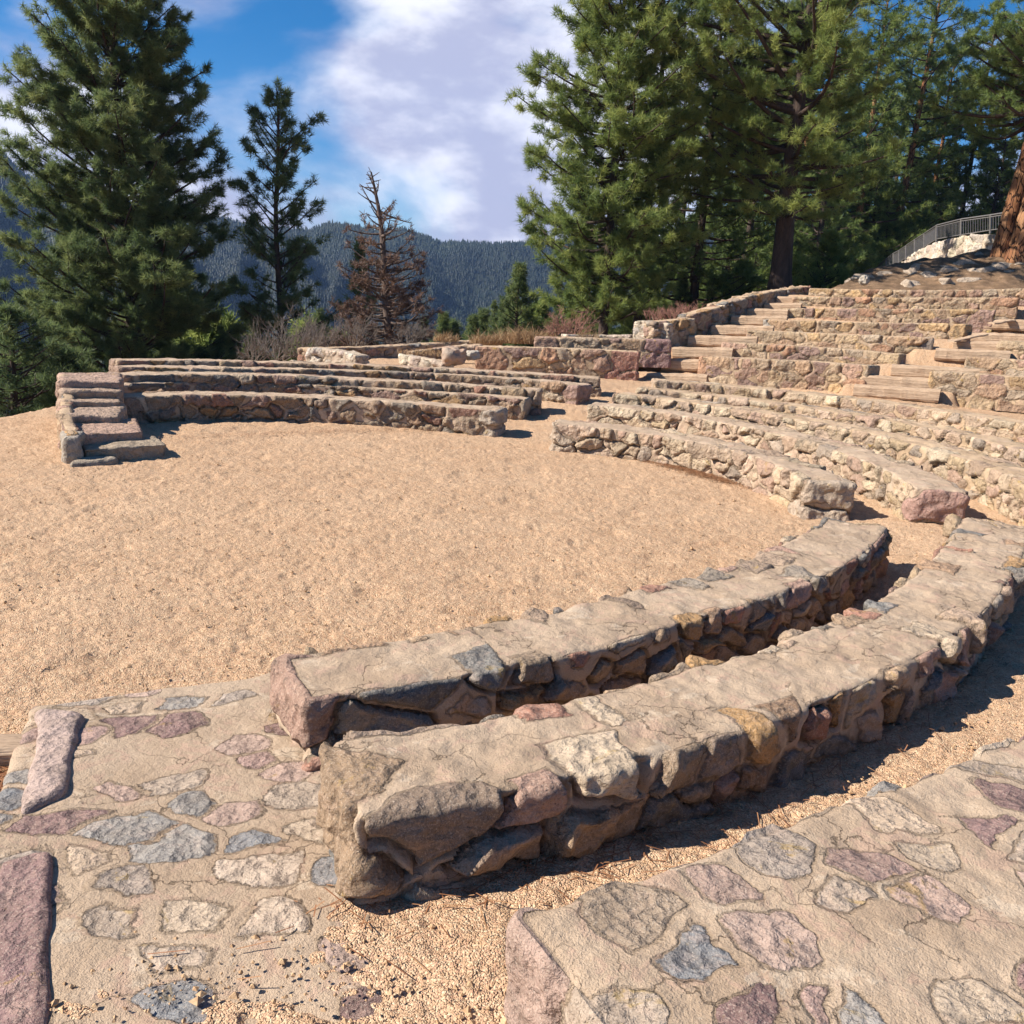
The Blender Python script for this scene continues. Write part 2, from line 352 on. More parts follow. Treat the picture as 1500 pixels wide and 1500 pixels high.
def masonry(parent, path, zbase, width, res, seed, stone=(.30, .19), amp=.03, mortar=.012, paved=False, mats=None, pal=PAL, out_sign=1,
            split=True, rr=.045, wob=.03, endbig=True, names=('masonry', 'seat', 'end_stone'), toplip=.13, expose=.2, endlen=.34, endcols=(None, None)):
    """path: (n,3) points of the inner top edge; sweeps a rounded wall outwards by width"""
    path = np.asarray(path, float)
    if len(path) > 2 and True:
        pass
    seg = np.r_[0, np.cumsum(np.linalg.norm(np.diff(path[:, :2], axis=0), axis=1))]
    L = seg[-1]
    # smooth curve through the points (low order fit in arc length)
    deg = min(3, len(path)-1)
    px = np.polyfit(seg/L, path[:, 0], deg); py = np.polyfit(seg/L, path[:, 1], deg); pz = np.polyfit(seg/L, path[:, 2], min(2, deg))
    ns = max(4, int(L/res)); na = max(3, int(width/res)); 
    zb = np.asarray(zbase(np.polyval(px, np.linspace(0, 1, 9)), np.polyval(py, np.linspace(0, 1, 9))), float) if callable(zbase) else np.full(9, zbase)
    H0 = float(np.mean(path[:, 2])-np.mean(zb))
    nz = max(3, int((H0+.1)/res))
    # lattice of a box surface, no underside
    I, J, K = [], [], []
    idx = -np.ones((ns+1, na+1, nz+1), np.int32)
    surf = np.zeros_like(idx, bool); surf[0] = surf[-1] = True; surf[:, 0] = surf[:, -1] = True; surf[:, :, -1] = True
    ijk = np.argwhere(surf); idx[surf] = np.arange(len(ijk))
    def quad(a, b, c, d): return np.stack([x.ravel() for x in (a, b, c, d)], -1)
    F = [quad(idx[:-1, :-1, -1], idx[1:, :-1, -1], idx[1:, 1:, -1], idx[:-1, 1:, -1]),
         quad(idx[:-1, 0, :-1], idx[1:, 0, :-1], idx[1:, 0, 1:], idx[:-1, 0, 1:]),
         quad(idx[1:, -1, :-1], idx[:-1, -1, :-1], idx[:-1, -1, 1:], idx[1:, -1, 1:]),
         quad(idx[0, 1:, :-1], idx[0, :-1, :-1], idx[0, :-1, 1:], idx[0, 1:, 1:]),
         quad(idx[-1, :-1, :-1], idx[-1, 1:, :-1], idx[-1, 1:, 1:], idx[-1, :-1, 1:])]
    kind = np.concatenate([np.full(len(f), k) for k, f in enumerate(F)])
    F = np.concatenate(F)
    S = ijk[:, 0]/ns*L; A = ijk[:, 1]/na*width; T = ijk[:, 2]/nz          # T 0..1
    ln = np.polyval(pz, S/L); zbs = np.interp(S/L, np.linspace(0, 1, 9), zb)-.1
    Hh = ln-zbs
    Zl = T*Hh                                                              # height above footing
    # rounded box
    q = np.stack([np.clip(S, rr, L-rr), np.clip(A, rr, width-rr), np.minimum(Zl, Hh-rr)], -1)
    p0 = np.stack([S, A, Zl], -1); d = p0-q; dl = np.linalg.norm(d, axis=1); dl[dl < 1e-6] = 1
    N = d/dl[:, None]
    p = q+N*rr
    # stones
    rng = np.random.default_rng(seed)
    sl, ch = stone
    ms = ch/sl
    seeds = []; Hm = float(Hh.max())
    if paved:
        ss = sl
        for a in np.arange(-ss*.5, width+ss, ss*.8):
            for s in np.arange(-ss, L+ss, ss):
                seeds.append((s+rng.uniform(-.35, .35)*ss, a+rng.uniform(-.33, .33)*ss, Hm-.03))
        ms = 1.0
    else:
        nc = max(2, int(round(Hm/ch)))
        for side in (.06, width-.06):
            for c in range(nc):
                s = rng.uniform(-sl, 0)
                big = .75 if c == nc-1 else 1.0
                while s < L+sl:
                    s += sl*rng.uniform(.45, 1.7)
                    if endbig and (s < endlen or s > L-endlen): continue
                    seeds.append((s, side+rng.uniform(-.04, .04), (c+.5+rng.uniform(-.3, .3))*Hm/nc))
        if endbig:
            for s in (.10 if endcols[0] is None else endlen*.42, L-.10 if endcols[1] is None else L-endlen*.42):
                hs = rng.uniform(.5, .75)
                seeds.append((s, width*.5, Hm*hs))
                if rng.random() < .6: seeds.append((s, width*.5+rng.uniform(-.1, .1), Hm*(hs-.5)))
    seeds = np.array(seeds)
    keep = np.ones(len(seeds), bool)
    pw = p+.0
    wn = np.stack([vnoise(p[:, 0]*7+k*31, p[:, 1]*7, p[:, 2]*7, seed+k) for k in range(3)], -1)
    wn2 = np.stack([vnoise(p[:, 0]*19+k*31, p[:, 1]*19, p[:, 2]*19, seed+k+5) for k in range(3)], -1)
    pw = p+wn*.035+wn2*.012
    sc_ = np.array([ms, .8 if not paved else 1.0, 1.0 if not paved else .3])
    n = len(p); cell = np.zeros(n, int); de = np.zeros(n)
    order = np.argsort(p[:, 0]); ch_n = 6000
    PS = pw*sc_; SS = seeds*sc_
    for st in range(0, n, ch_n):
        ids = order[st:st+ch_n]
        lo, hi = p[ids[0], 0]-1.2, p[ids[-1], 0]+1.2
        cand = np.where((seeds[:, 0] > lo) & (seeds[:, 0] < hi))[0]
        D = ((PS[ids][:, None]-SS[cand][None])**2).sum(-1)
        o2 = np.argpartition(D, 1, axis=1)[:, :2]
        dd = np.take_along_axis(D, o2, 1); sw = dd[:, 0] > dd[:, 1]
        o2[sw] = o2[sw][:, ::-1]
        a, b = SS[cand[o2[:, 0]]], SS[cand[o2[:, 1]]]
        ab = b-a; la = np.linalg.norm(ab, axis=1)+1e-9
        de[ids] = -(((PS[ids]-(a+b)/2)*ab).sum(1)/la)
        cell[ids] = cand[o2[:, 0]]
    nc_ = len(seeds)
    ccol = pal[rng.integers(0, len(pal), nc_)]*rng.uniform(.75, 1.2, (nc_, 1))
    for kk, ec in enumerate(endcols):
        if ec is not None:
            sel = (seeds[:, 0] < endlen*.9) & (np.arange(nc_) >= nc_-5) if kk == 0 else (seeds[:, 0] > L-endlen*.9) & (np.arange(nc_) >= nc_-5)
            ccol[sel] = ec
    cam_ = rng.uniform(.15, 1.35, nc_); cexp = rng.random(nc_); tilt = rng.normal(0, .17, (nc_, 3)); tilt[max(0, nc_-5):] *= .15 if endbig else 1; cov = rng.uniform(-.03, .03, nc_)*(rng.random(nc_) < .45)
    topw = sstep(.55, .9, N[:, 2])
    if paved:
        e = np.minimum(de-mortar-.04*rng.random(nc_)[cell]**1.6, rng.uniform(.30, .60, nc_)[cell]*sl-np.sqrt(((PS-SS[cell])[:, :2]**2).sum(1)))
        e = np.where(cexp[cell] < expose, e, -.05)
        bulge = np.clip(e/.015, 0, 1)*.005*(cam_[cell]-.5)
        e = np.where(topw > .5, e, de-.01)
        disp = np.where(topw > .5, bulge, amp*cam_[cell]*np.clip(e/.04, 0, 1))
    else:
        e_side = de-mortar*(1+1.2*vnoise(p[:, 0]*5, p[:, 1]*5, p[:, 2]*5, seed+9))-np.maximum(0, cov[cell]+.035*vnoise(p[:, 0]*4.5, p[:, 1]*4.5, p[:, 2]*4.5, seed+61))
        ds = np.minimum(np.minimum(p[:, 1], width-p[:, 1]), np.minimum(p[:, 0], L-p[:, 0]))
        lip = toplip*(1.5*cam_[cell]**1.5)*(cexp[cell] > .45)
        e_top = np.minimum(e_side, lip-ds+.03*wn[:, 0])
        thr = cexp[cell] > 1-expose
        e_top = np.where(thr, de-.03, e_top)
        e = e_side*(1-topw)+e_top*topw
        prof = np.clip(e/.014, 0, 1)**.7
        flat = .72+.4*fbm(p[:, 0]*8, p[:, 1]*8, p[:, 2]*8, seed+21, 3)-.55*np.abs(vnoise(p[:, 0]*5.5+seed, p[:, 1]*5.5, p[:, 2]*5.5, seed+22))
        tl_ = np.clip(((p-seeds[cell])*tilt[cell]*(1-np.abs(N))).sum(1), -.04, .04)
        disp = prof*(cam_[cell]*flat*(amp*(1-topw)+amp*.22*topw)+tl_*(1-.6*topw)*amp/.05)
        disp = np.where(e > 0, np.maximum(disp, .006*prof), disp)
        deep = (cexp[cell] > .62)*(1-topw)
        disp -= deep*amp*.9*np.exp(-((e+.006)/.011)**2)
    disp = disp+wob*.5*vnoise(p[:, 0]*1.7, p[:, 1]*1.7, p[:, 2]*1.7, seed+3)*(1-.55*topw)+.011*vnoise(p[:, 0]*6, p[:, 1]*6, p[:, 2]*6, seed+4)+.006*vnoise(p[:, 0]*13, p[:, 1]*13, p[:, 2]*13, seed+18)+.004*vnoise(p[:, 0]*23, p[:, 1]*23, p[:, 2]*23, seed+8)
    foot = sstep(0, .1, p[:, 2])
    p = p+N*disp[:, None]
    p[:, 1] += wob*vnoise(p[:, 0]*.8, 0*p[:, 0], 0*p[:, 0], seed+40)
    # map to world
    u = p[:, 0]/L
    bx, by = np.polyval(px, np.clip(u, 0, 1)), np.polyval(py, np.clip(u, 0, 1))
    tx, ty = np.polyval(np.polyder(px), np.clip(u, 0, 1)), np.polyval(np.polyder(py), np.clip(u, 0, 1))
    tl = np.hypot(tx, ty); tx, ty = tx/tl, ty/tl
    ov = p[:, 0]-np.clip(p[:, 0], 0, L)
    nx, ny = -ty*out_sign, tx*out_sign
    Zw = np.polyval(pz, np.clip(u, 0, 1))-Hh+p[:, 2]
    V = np.stack([bx+nx*p[:, 1]+tx*ov, by+ny*p[:, 1]+ty*ov, Zw], -1)
    if out_sign < 0: F = F[:, ::-1]
    org = np.array(parent.location) if parent else np.zeros(3)
    V = V-org
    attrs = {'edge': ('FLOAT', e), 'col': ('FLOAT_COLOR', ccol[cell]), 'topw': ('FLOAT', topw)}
    mat = mats or M_stone
    if split:
        smid = S[F].mean(1)
        endk = (kind >= 3) | (((smid < endlen-.04) | (smid > L-endlen+.04)) & (kind != 0)) if endbig else np.zeros(len(F), bool)
        sub_mesh(names[0], V, F, (~endk) & (kind != 0), mat, parent, attrs)
        sub_mesh(names[1], V, F, kind == 0, mat, parent, attrs)
        if endbig:
            sub_mesh(names[2], V, F, endk & (smid < L/2), mat, parent, attrs)
            sub_mesh(names[2], V, F, endk & (smid >= L/2), mat, parent, attrs)
    else:
        mesh_np(names[0], V, F, mat, parent, True, attrs)

def bench(label, pts, zb, w, res, seed, group, **kw):
    P = np.array(pts)
    g = (P[0]+P[-1])/2; g[2] = float(zg(g[0], g[1]))
    t = thing('stone_bench', label, 'bench', g, group)
    masonry(t, P, zb, w, res, seed, **kw)
    return t

ZT = [.4025, .448, .567, .618, .697]
G = 'curved stone benches of the lower seating'
Nn = {1: [(400, 963), (480, 942), (650, 922), (800, 895), (950, 862), (1050, 835), (1100, 815), (1160, 790), (1205, 757)],
      2: [(475, 1085), (700, 1050), (850, 1018), (1100, 960), (1210, 905), (1300, 860), (1390, 800), (1410, 757)]}
Mm = {1: [(812, 620), (893, 627), (987, 643), (1057, 652), (1080, 667), (1150, 685), (1173, 704)],
      2: [(863, 592), (940, 602), (1033, 613), (1127, 632), (1220, 660), (1267, 674), (1309, 695), (1337, 713)],
      3: [(896, 578), (987, 585), (1080, 602), (1173, 615), (1267, 632), (1360, 657), (1453, 685), (1500, 709), (1530, 727)],
      4: [(933, 569), (1033, 578), (1127, 590), (1220, 604), (1313, 620), (1407, 636), (1500, 660), (1600, 693)],
      5: [(961, 557), (1017, 563), (1127, 571), (1220, 580), (1313, 594), (1407, 606), (1500, 620), (1600, 640)]}
Ff = {1: [(180, 583), (250, 578), (333, 579), (383, 581), (483, 584), (530, 587), (630, 593), (707, 600), (728, 602)],
      2: [(168, 565), (250, 560), (333, 559), (430, 562), (530, 568), (630, 575), (713, 580), (770, 586)],
      3: [(182, 550), (250, 548), (350, 550), (430, 552), (530, 557), (630, 562), (730, 568), (792, 573)],
      4: [(173, 538), (350, 540), (430, 541), (580, 546), (697, 550), (797, 560), (848, 564)],
      5: [(172, 528), (350, 530), (430, 532), (580, 538), (697, 543), (763, 547), (880, 554)]}
def back(px, z): return [at_z(x, y, z) for x, y in px]
bench('front stone bench nearest the camera that edges the gravel arena, its back face in shade', back(Nn[1], ZT[0]), zg, .55, .0105, 11, G, out_sign=-1, stone=(.21, .14), amp=.055, toplip=.10, expose=.14)
bench('big mortar-topped stone bench in the foreground, second row of the near block', back(Nn[2], ZT[1]), zg, .56, .0105, 22, G, out_sign=-1, stone=(.24, .155), amp=.06, toplip=.12, expose=.14)
N3 = [at_z(x, y, .50) for x, y in [(760, 1345), (850, 1312), (1040, 1270), (1130, 1215), (1300, 1150), (1500, 1090), (1700, 1010)]]
bench('lowest corner seat of purple and tan flagstones in pale mortar, at the bottom right', N3, zg, .95, .0115, 33, G, out_sign=-1, paved=True, stone=(.29, .2), mortar=.015, pal=PAL_FLAG, expose=.78, endbig=False)
mid_lab = ['front bench of the middle block, pale stones with brown needles along its foot', 'second bench of the middle block, ending in a pink capstone by the near aisle', 'third bench of the middle block, running out of frame at the right', 'fourth bench up in the middle block, just below the topmost of the five', 'topmost bench of the middle block, beside the wide cross path']
far_lab = ['front bench of the far left block, dark rounded stones facing the arena', 'second bench of the far left block, ending in a square grey block', 'third bench of the far left block, low dark wall under a sandy top', 'fourth bench of the far left block, one below its topmost', 'topmost bench of the far left block, in front of the sandy terrace']
for k in range(1, 6):
    bench(mid_lab[k-1], back(Mm[k], ZT[k-1]), zg, .55, (.017, .018, .021, .025, .028)[k-1], 100+k, G, out_sign=1, stone=(.30, .18), amp=.05, mats=M_stone_far if k > 2 else M_stone, pal=PAL_MID, toplip=.08, expose=.1, **([{}, dict(endlen=.42, endcols=((.44, .34, .25), (.46, .36, .27))), dict(endlen=.5, endcols=((.46, .36, .25), (.42, .25, .205)))]+[{}]*3)[k])
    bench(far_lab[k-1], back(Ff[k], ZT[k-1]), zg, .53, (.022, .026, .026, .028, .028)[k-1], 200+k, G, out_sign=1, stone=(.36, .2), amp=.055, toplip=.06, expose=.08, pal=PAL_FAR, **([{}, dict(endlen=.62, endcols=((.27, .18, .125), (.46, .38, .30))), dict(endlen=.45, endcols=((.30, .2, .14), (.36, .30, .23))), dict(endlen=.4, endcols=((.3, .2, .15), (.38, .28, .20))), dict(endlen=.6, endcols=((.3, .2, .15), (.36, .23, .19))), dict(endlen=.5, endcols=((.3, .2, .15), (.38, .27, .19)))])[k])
# the middle and far rows run with the arena on their left/right: see out_sign

# ---------------------------------------------------------------- upper tiers
GU = 'stone benches of the upper tiers'
def lift(px, Y0, Y1): 
    n = len(px); return [at_y(x, y, Y0+(Y1-Y0)*i/(n-1)) for i, (x, y) in enumerate(px)]
upper = [
 ('lowest upper-tier bench between the two timber stairs, tall wall of red and tan stones', [(1025, 522), (1100, 526), (1207, 531), (1271, 536)], 22.2, 20.5, .64),
 ('second upper-tier bench up between the timber stairs, with a dark broken right end', [(1058, 502), (1100, 503), (1180, 508), (1260, 514), (1318, 519)], 23.4, 21.6, .6),
 ('third upper-tier bench up between the timber stairs, ending in a dark rounded stone', [(1094, 484), (1180, 487), (1260, 491), (1369, 495)], 24.6, 22.7, .55),
 ('fourth upper-tier bench up between the timber stairs, grey lichened stone at its left end', [(1118, 468), (1180, 470), (1260, 472), (1367, 474), (1415, 475)], 25.8, 23.8, .55),
 ('fifth upper-tier bench up between the timber stairs, yellow lichen on its right end', [(1140, 452), (1233, 452), (1340, 453), (1458, 454)], 27.0, 24.9, .55),
 ('sixth upper-tier bench up between the timber stairs, one below the highest', [(1161, 435), (1260, 436), (1380, 436), (1494, 436)], 28.2, 26.0, .55),
 ('highest upper-tier bench, just under the sandy path and rocky bank', [(1185, 422), (1260, 424), (1380, 425), (1520, 422)], 29.4, 27.0, .5),
 ('upper-tier bench behind the terrace with a big red boulder at its right end', [(697, 508), (800, 510), (937, 516)], 21.8, 21.6, .66),
 ('short upper-tier bench with a long purple end stone beside the white wall end', [(783, 494), (880, 496), (985, 499)], 22.9, 22.7, .58),
 ('lowest bench of the upper right block, large pink stones, cut by the right frame edge', [(1363, 544), (1430, 548), (1500, 553), (1580, 560)], 20.0, 18.6, .64),
 ('second bench of the upper right block, thin flat stones, right of the timber stair', [(1416, 523), (1460, 525), (1500, 528), (1580, 534)], 21.3, 20.2, .55),
 ('third bench of the upper right block, only its left end inside the frame', [(1462, 499), (1500, 501), (1600, 506)], 22.5, 21.6, .55),
]
for i, (lab, px, y0, y1, hh) in enumerate(upper):
    P = lift(px, y0, y1)
    bench(lab, P, (lambda X, Y, P=P, hh=hh: np.interp(X, [p[0] for p in P], [p[2]-hh for p in P])), .6, .03, 300+i, GU, out_sign=1, stone=(.40, .25) if i in (0, 7, 9) else (.38, .19), amp=.034, mortar=.012, wob=.022, rr=.035, mats=M_stone_far, toplip=.12, pal=PAL_UP, **{7: dict(endlen=.95, endcols=((.44, .25, .16), (.40, .19, .14))), 8: dict(endlen=1.1, endcols=((.40, .25, .18), (.31, .18, .17))), 3: dict(endlen=.6, endcols=((.33, .30, .26), (.46, .30, .15))), 4: dict(endlen=.45, endcols=((.38, .32, .25), (.46, .34, .12))), 2: dict(endlen=.5, endcols=((.42, .28, .21), (.24, .2, .17)))}.get(i, {}))

# ------------------------------------------------------------------ slabs and steps
def slab(name, corners, thick, res, seed, mat, parent, col=(.42, .31, .24), rough=.02, paved=None):
    """rough stone slab from four plan corners (front-left, front-right, back-right, back-left), top at their z"""
    C4 = np.array(corners, float)
    lu = np.linalg.norm(C4[1]-C4[0]); lv = np.linalg.norm(C4[3]-C4[0])
    nu, nv, nw = max(4, int(lu/res)), max(3, int(lv/res)), max(2, int(thick/res))
    idx = -np.ones((nu+1, nv+1, nw+1), np.int32); s = np.zeros_like(idx, bool)
    s[0] = s[-1] = True; s[:, 0] = s[:, -1] = True; s[:, :, -1] = True
    ijk = np.argwhere(s); idx[s] = np.arange(len(ijk))
    def quad(a, b, c, d): return np.stack([x.ravel() for x in (a, b, c, d)], -1)
    F = np.concatenate([quad(idx[:-1, :-1, -1], idx[1:, :-1, -1], idx[1:, 1:, -1], idx[:-1, 1:, -1]),
         quad(idx[:-1, 0, :-1], idx[1:, 0, :-1], idx[1:, 0, 1:], idx[:-1, 0, 1:]),
         quad(idx[1:, -1, :-1], idx[:-1, -1, :-1], idx[:-1, -1, 1:], idx[1:, -1, 1:]),
         quad(idx[0, 1:, :-1], idx[0, :-1, :-1], idx[0, :-1, 1:], idx[0, 1:, 1:]),
         quad(idx[-1, :-1, :-1], idx[-1, 1:, :-1], idx[-1, 1:, 1:], idx[-1, :-1, 1:])])
    u, v, w = ijk[:, 0]/nu, ijk[:, 1]/nv, ijk[:, 2]/nw
    q = np.stack([u*lu, v*lv, w*thick], -1); rr = min(.04, thick*.4)
    qi = np.stack([np.clip(q[:, 0], rr, lu-rr), np.clip(q[:, 1], rr, lv-rr), np.minimum(q[:, 2], thick-rr)], -1)
    d = q-qi; dl = np.linalg.norm(d, axis=1); dl[dl < 1e-6] = 1; N = d/dl[:, None]
    top = sstep(.55, .9, N[:, 2])
    q = qi+N*rr
    dsp = rough*fbm(q[:, 0]*4, q[:, 1]*4, q[:, 2]*4, seed, 3)*(1-.6*top)+rough*1.2*vnoise(q[:, 0]*1.6, q[:, 1]*1.6, q[:, 2]*1.6, seed+7)*(1-.4*top)
    q = q+N*dsp[:, None]
    u, v = q[:, 0]/lu, q[:, 1]/lv
    V = (C4[0]*((1-u)*(1-v))[:, None]+C4[1]*(u*(1-v))[:, None]+C4[2]*(u*v)[:, None]+C4[3]*((1-u)*v)[:, None])
    V[:, 2] += q[:, 2]-thick
    rng = np.random.default_rng(seed)
    if paved:
        size, expose, mort, pal = paved
        sd = np.array([(x+rng.uniform(-.34, .34)*size, y+rng.uniform(-.34, .34)*size) for x in np.arange(0, lu+size, size) for y in np.arange(0, lv+size, size*.8)])
        stretch = np.array([.72, 1.0])
        pw = q[:, :2]+np.stack([vnoise(q[:, 0]*6+9*k, q[:, 1]*6, 0*u, seed+k) for k in (1, 2)], -1)*.03+np.stack([vnoise(q[:, 0]*17+9*k, q[:, 1]*17, 0*u, seed+k+5) for k in (1, 2)], -1)*.010
        e = np.zeros(len(q)); cell = np.zeros(len(q), int); PS, SS = pw*stretch, sd*stretch
        for st in range(0, len(q), 8000):
            D = ((PS[st:st+8000, None]-SS[None])**2).sum(-1); o2 = np.argpartition(D, 1, axis=1)[:, :2]
            dd = np.take_along_axis(D, o2, 1); sw = dd[:, 0] > dd[:, 1]; o2[sw] = o2[sw][:, ::-1]
            a, b = SS[o2[:, 0]], SS[o2[:, 1]]; ab = b-a
            e[st:st+8000] = -(((PS[st:st+8000]-(a+b)/2)*ab).sum(1)/(np.linalg.norm(ab, axis=1)+1e-9)); cell[st:st+8000] = o2[:, 0]
        ns_ = len(sd); cx_ = rng.random(ns_); e = np.minimum(e-mort-.03*rng.random(ns_)[cell]**1.6, rng.uniform(.30, .62, ns_)[cell]*size-np.sqrt(((PS-SS[cell])**2).sum(1)))
        e = np.where(cx_[cell] < expose, e, -.05)
        colr = (pal[rng.integers(0, len(pal), ns_)]*rng.uniform(.85, 1.15, (ns_, 1)))[cell]
        V[:, 2] += top*np.clip(e/.02, 0, 1)*rng.uniform(-.004, .010, ns_)[cell]-top*np.exp(-((e+.004)/.008)**2)*.004*rng.random(ns_)[cell]*(cx_[cell] < expose)
    else:
        e = np.full(len(q), .05); colr = np.tile(np.array(col), (len(q), 1))
    if parent is not None: V = V-np.array(parent.location)
    return mesh_np(name, V, F, mat, parent, True, {'edge': ('FLOAT', e), 'col': ('FLOAT_COLOR', colr), 'topw': ('FLOAT', top)})

# far stair at the left end of the far block
st = thing('stone_staircase', 'stone staircase of broad slabs at the left end of the far block', 'stairs', at_z(140, 660, 0))
def q4(fl, fr, br, bl, z): return [at_z(*fl, z), at_z(*fr, z), at_z(*br, z), at_z(*bl, z)]
steps = [((101, 679), (171, 673), (165, 664), (108, 668), .05, .15),
         ((119, 657), (248, 650), (225, 640), (119, 644), .165, .30),
         ((98, 637), (210, 631), (200, 612), (91, 612), .28, .42),
         ((91, 609), (178, 609), (180, 591), (90, 591), .385, .50),
         ((90, 588), (180, 588), (180, 574), (89, 574), .48, .60),
         ((89, 572.5), (178, 572.5), (178, 562), (88, 562), .575, .70),
         ((89, 559), (178, 559), (178, 547), (88, 547), .67, .80)]
for i, (fl, fr, br, bl, z, th_) in enumerate(steps):
    slab('step', q4(fl, fr, br, bl, z), th_, .03, 500+i, M_stone_far, st, [(.36, .30, .23), (.37, .29, .21), (.45, .29, .22), (.44, .31, .23), (.44, .31, .22), (.41, .29, .21), (.45, .30, .23)][i], .036)
slab('end_post', q4((93, 641), (117, 641), (120, 631), (92, 631), .30), .45, .025, 520, M_stone_far, st, (.40, .35, .29), .03)
ls = [at_z(91, 640, .30)+np.array([.0, .0, .02]), at_z(89, 600, .42), at_z(88, 574, .56), at_z(87, 548, .69)]
masonry(st, ls, 0.0, .16, .04, 533, stone=(.3, .2), amp=.03, mats=M_stone_far, out_sign=-1, split=False, names=('side_wall',), endbig=False)

# near stair landing, seen from above
ld = thing('stone_landing', 'flagstone stair landing set in mortar at the lower left, ending at the gravel', 'stairs', at_z(240, 1150, 0))
zf, zk = .09, .16
slab('paving', [at_z(46, 1033, zf), at_z(440, 980, zf), np.array([.15, 1.15, zk]), np.array([-1.25, 1.15, zk])], .35, .0115, 617, M_stone, ld, rough=.018, paved=(.235, .76, .008, PAL_FLAG))
slab('kerb_stone', [at_z(35, 1185, zf+.05), at_z(92, 1160, zf+.05), at_z(126, 1040, zf+.05), at_z(50, 1032, zf+.05)], .40, .012, 620, M_stone, ld, (.50, .37, .32), .013)
slab('kerb_stone', [np.array([-1.42, 1.90, .15]), np.array([-1.15, 1.94, .15]), at_z(75, 1240, .15), at_z(0, 1255, .15)], .40, .014, 640, M_stone, ld, (.32, .20, .185), .016)

# timber sleeper left of the landing
def timber(label, a, b, h, d, mat, group, name='timber_step', cat='step', seed=0, ext=0.):
    a, b = np.array(a, float), np.array(b, float); L = np.linalg.norm(b-a)
    a, b = a-(b-a)/L*ext, b+(b-a)/L*ext; L += 2*ext
    t = tag(bpy.data.objects.new(name, None), None, None)
    me_pts = []
    n = max(6, int(L/.08)); ring = 10
    rng = np.random.default_rng(seed)
    s = np.linspace(0, 1, n+1)
    ang = np.linspace(0, 2*math.pi, ring, endpoint=False)+.3
    sx = np.sign(np.cos(ang))*np.abs(np.cos(ang))**.45; sz = np.sign(np.sin(ang))*np.abs(np.sin(ang))**.45
    ax = (b-a)/L; side = np.cross([0, 0, 1.], ax); side /= np.linalg.norm(side)
    V = (a[None]+(b-a)[None]*s[:, None])[:, None]+(sx[None, :, None]*d/2)*side+np.array([0, 0, 1.])*(sz[None, :, None]*h/2)
    V = V+.016*np.stack([vnoise(V[..., 0]*5, V[..., 1]*9, V[..., 2]*9, seed+k) for k in range(3)], -1)
    V = V.reshape(-1, 3)
    i = np.arange(n)[:, None]*ring; j = np.arange(ring)[None]; j2 = (j+1) % ring
    F = np.stack([i+j, i+j2, i+ring+j2, i+ring+j], -1).reshape(-1, 4)
    caps = []
    for base in (0, n*ring):
        c = len(V); V = np.r_[V, [V[base:base+ring].mean(0)]]
        for k in range(0, ring, 2): caps.append((base+k, base+(k+1) % ring, base+(k+2) % ring, c))
    F = np.r_[F, np.array(caps)]
    mid = (a+b)/2
    # local frame with x along the timber for the grain
    rot = np.stack([ax, side, np.cross(ax, side)], -1)
    o = mesh_np(name, (V-mid)@rot, F, mat, None, False)
    o.matrix_world = Matrix.Translation(mid) @ Matrix(rot.tolist()).to_4x4()
    bpy.data.objects.remove(t)
    return tag(o, label, cat, group)
timber('grey timber sleeper half buried left of the flagstone landing', at_z(-80, 1108, .03), at_z(41, 1106, .03), .15, .16, M_wood, None, 'timber_sleeper', 'timber', 3)

# timber stairs: left aisle, seen in front of the side wall
DZ = np.array([0, 0, .17])
GT = 'timber steps of the left upper stair'
tl = [((962, 545), (1024, 547), 22.2), ((984, 524), (1030, 525), 23.0), ((1000, 507), (1062, 508), 23.6), ((1022, 490), (1098, 491), 24.5),
      ((1056, 475), (1122, 476), 25.4), ((1084, 461), (1142, 462), 26.4), ((1108, 451), (1144, 452), 27.2), ((1132, 443), (1164, 443), 28.2), ((1150, 433), (1188, 434), 29.0)]
ordw = ['lowest', 'second', 'third', 'fourth', 'fifth', 'sixth', 'seventh', 'eighth', 'highest']
for i, (l, r, Y) in enumerate(tl):
    timber(ordw[i]+' sun-bleached timber step of the left stair beside the stepped side wall', at_y(*l, Y)-DZ, at_y(*r, Y-.38*(r[0]-l[0])/1300*Y)-DZ, .30, .30, M_wood, GT, seed=40+i, ext=.22)
GT2 = 'timber steps of the right upper stair'
tr = [((1268, 562), (1362, 568), 20.3), ((1280, 548), (1366, 553), 20.6), ((1322, 533), (1420, 538), 21.2), ((1386, 509), (1466, 512), 22.5),
      ((1412, 498), (1470, 499), 23.2), ((1438, 486), (1560, 489), 23.8), ((1456, 466), (1560, 469), 25.0)]
for i, (l, r, Y) in enumerate(tr):
    timber((ordw[:6]+['highest'])[i]+' pale timber step of the right stair, between the bench ends', at_y(*l, Y)-DZ, at_y(*r, Y-.38*(r[0]-l[0])/1300*Y)-DZ, .30, .30, M_wood, GT2, seed=60+i, ext=.22)
GR = 'short timber rails at the bench ends of the right stair'
for i, (l, r, Y) in enumerate([((1392, 500), (1442, 490), 22.9), ((1452, 474), (1483, 469), 24.2)]):
    timber(['lower', 'upper'][i]+' short slanting plank beside the dark bench end on the right stair', at_y(*l, Y), at_y(*r, Y+.5), .05, .22, M_wood, GR, 'plank', 'plank', 80+i)

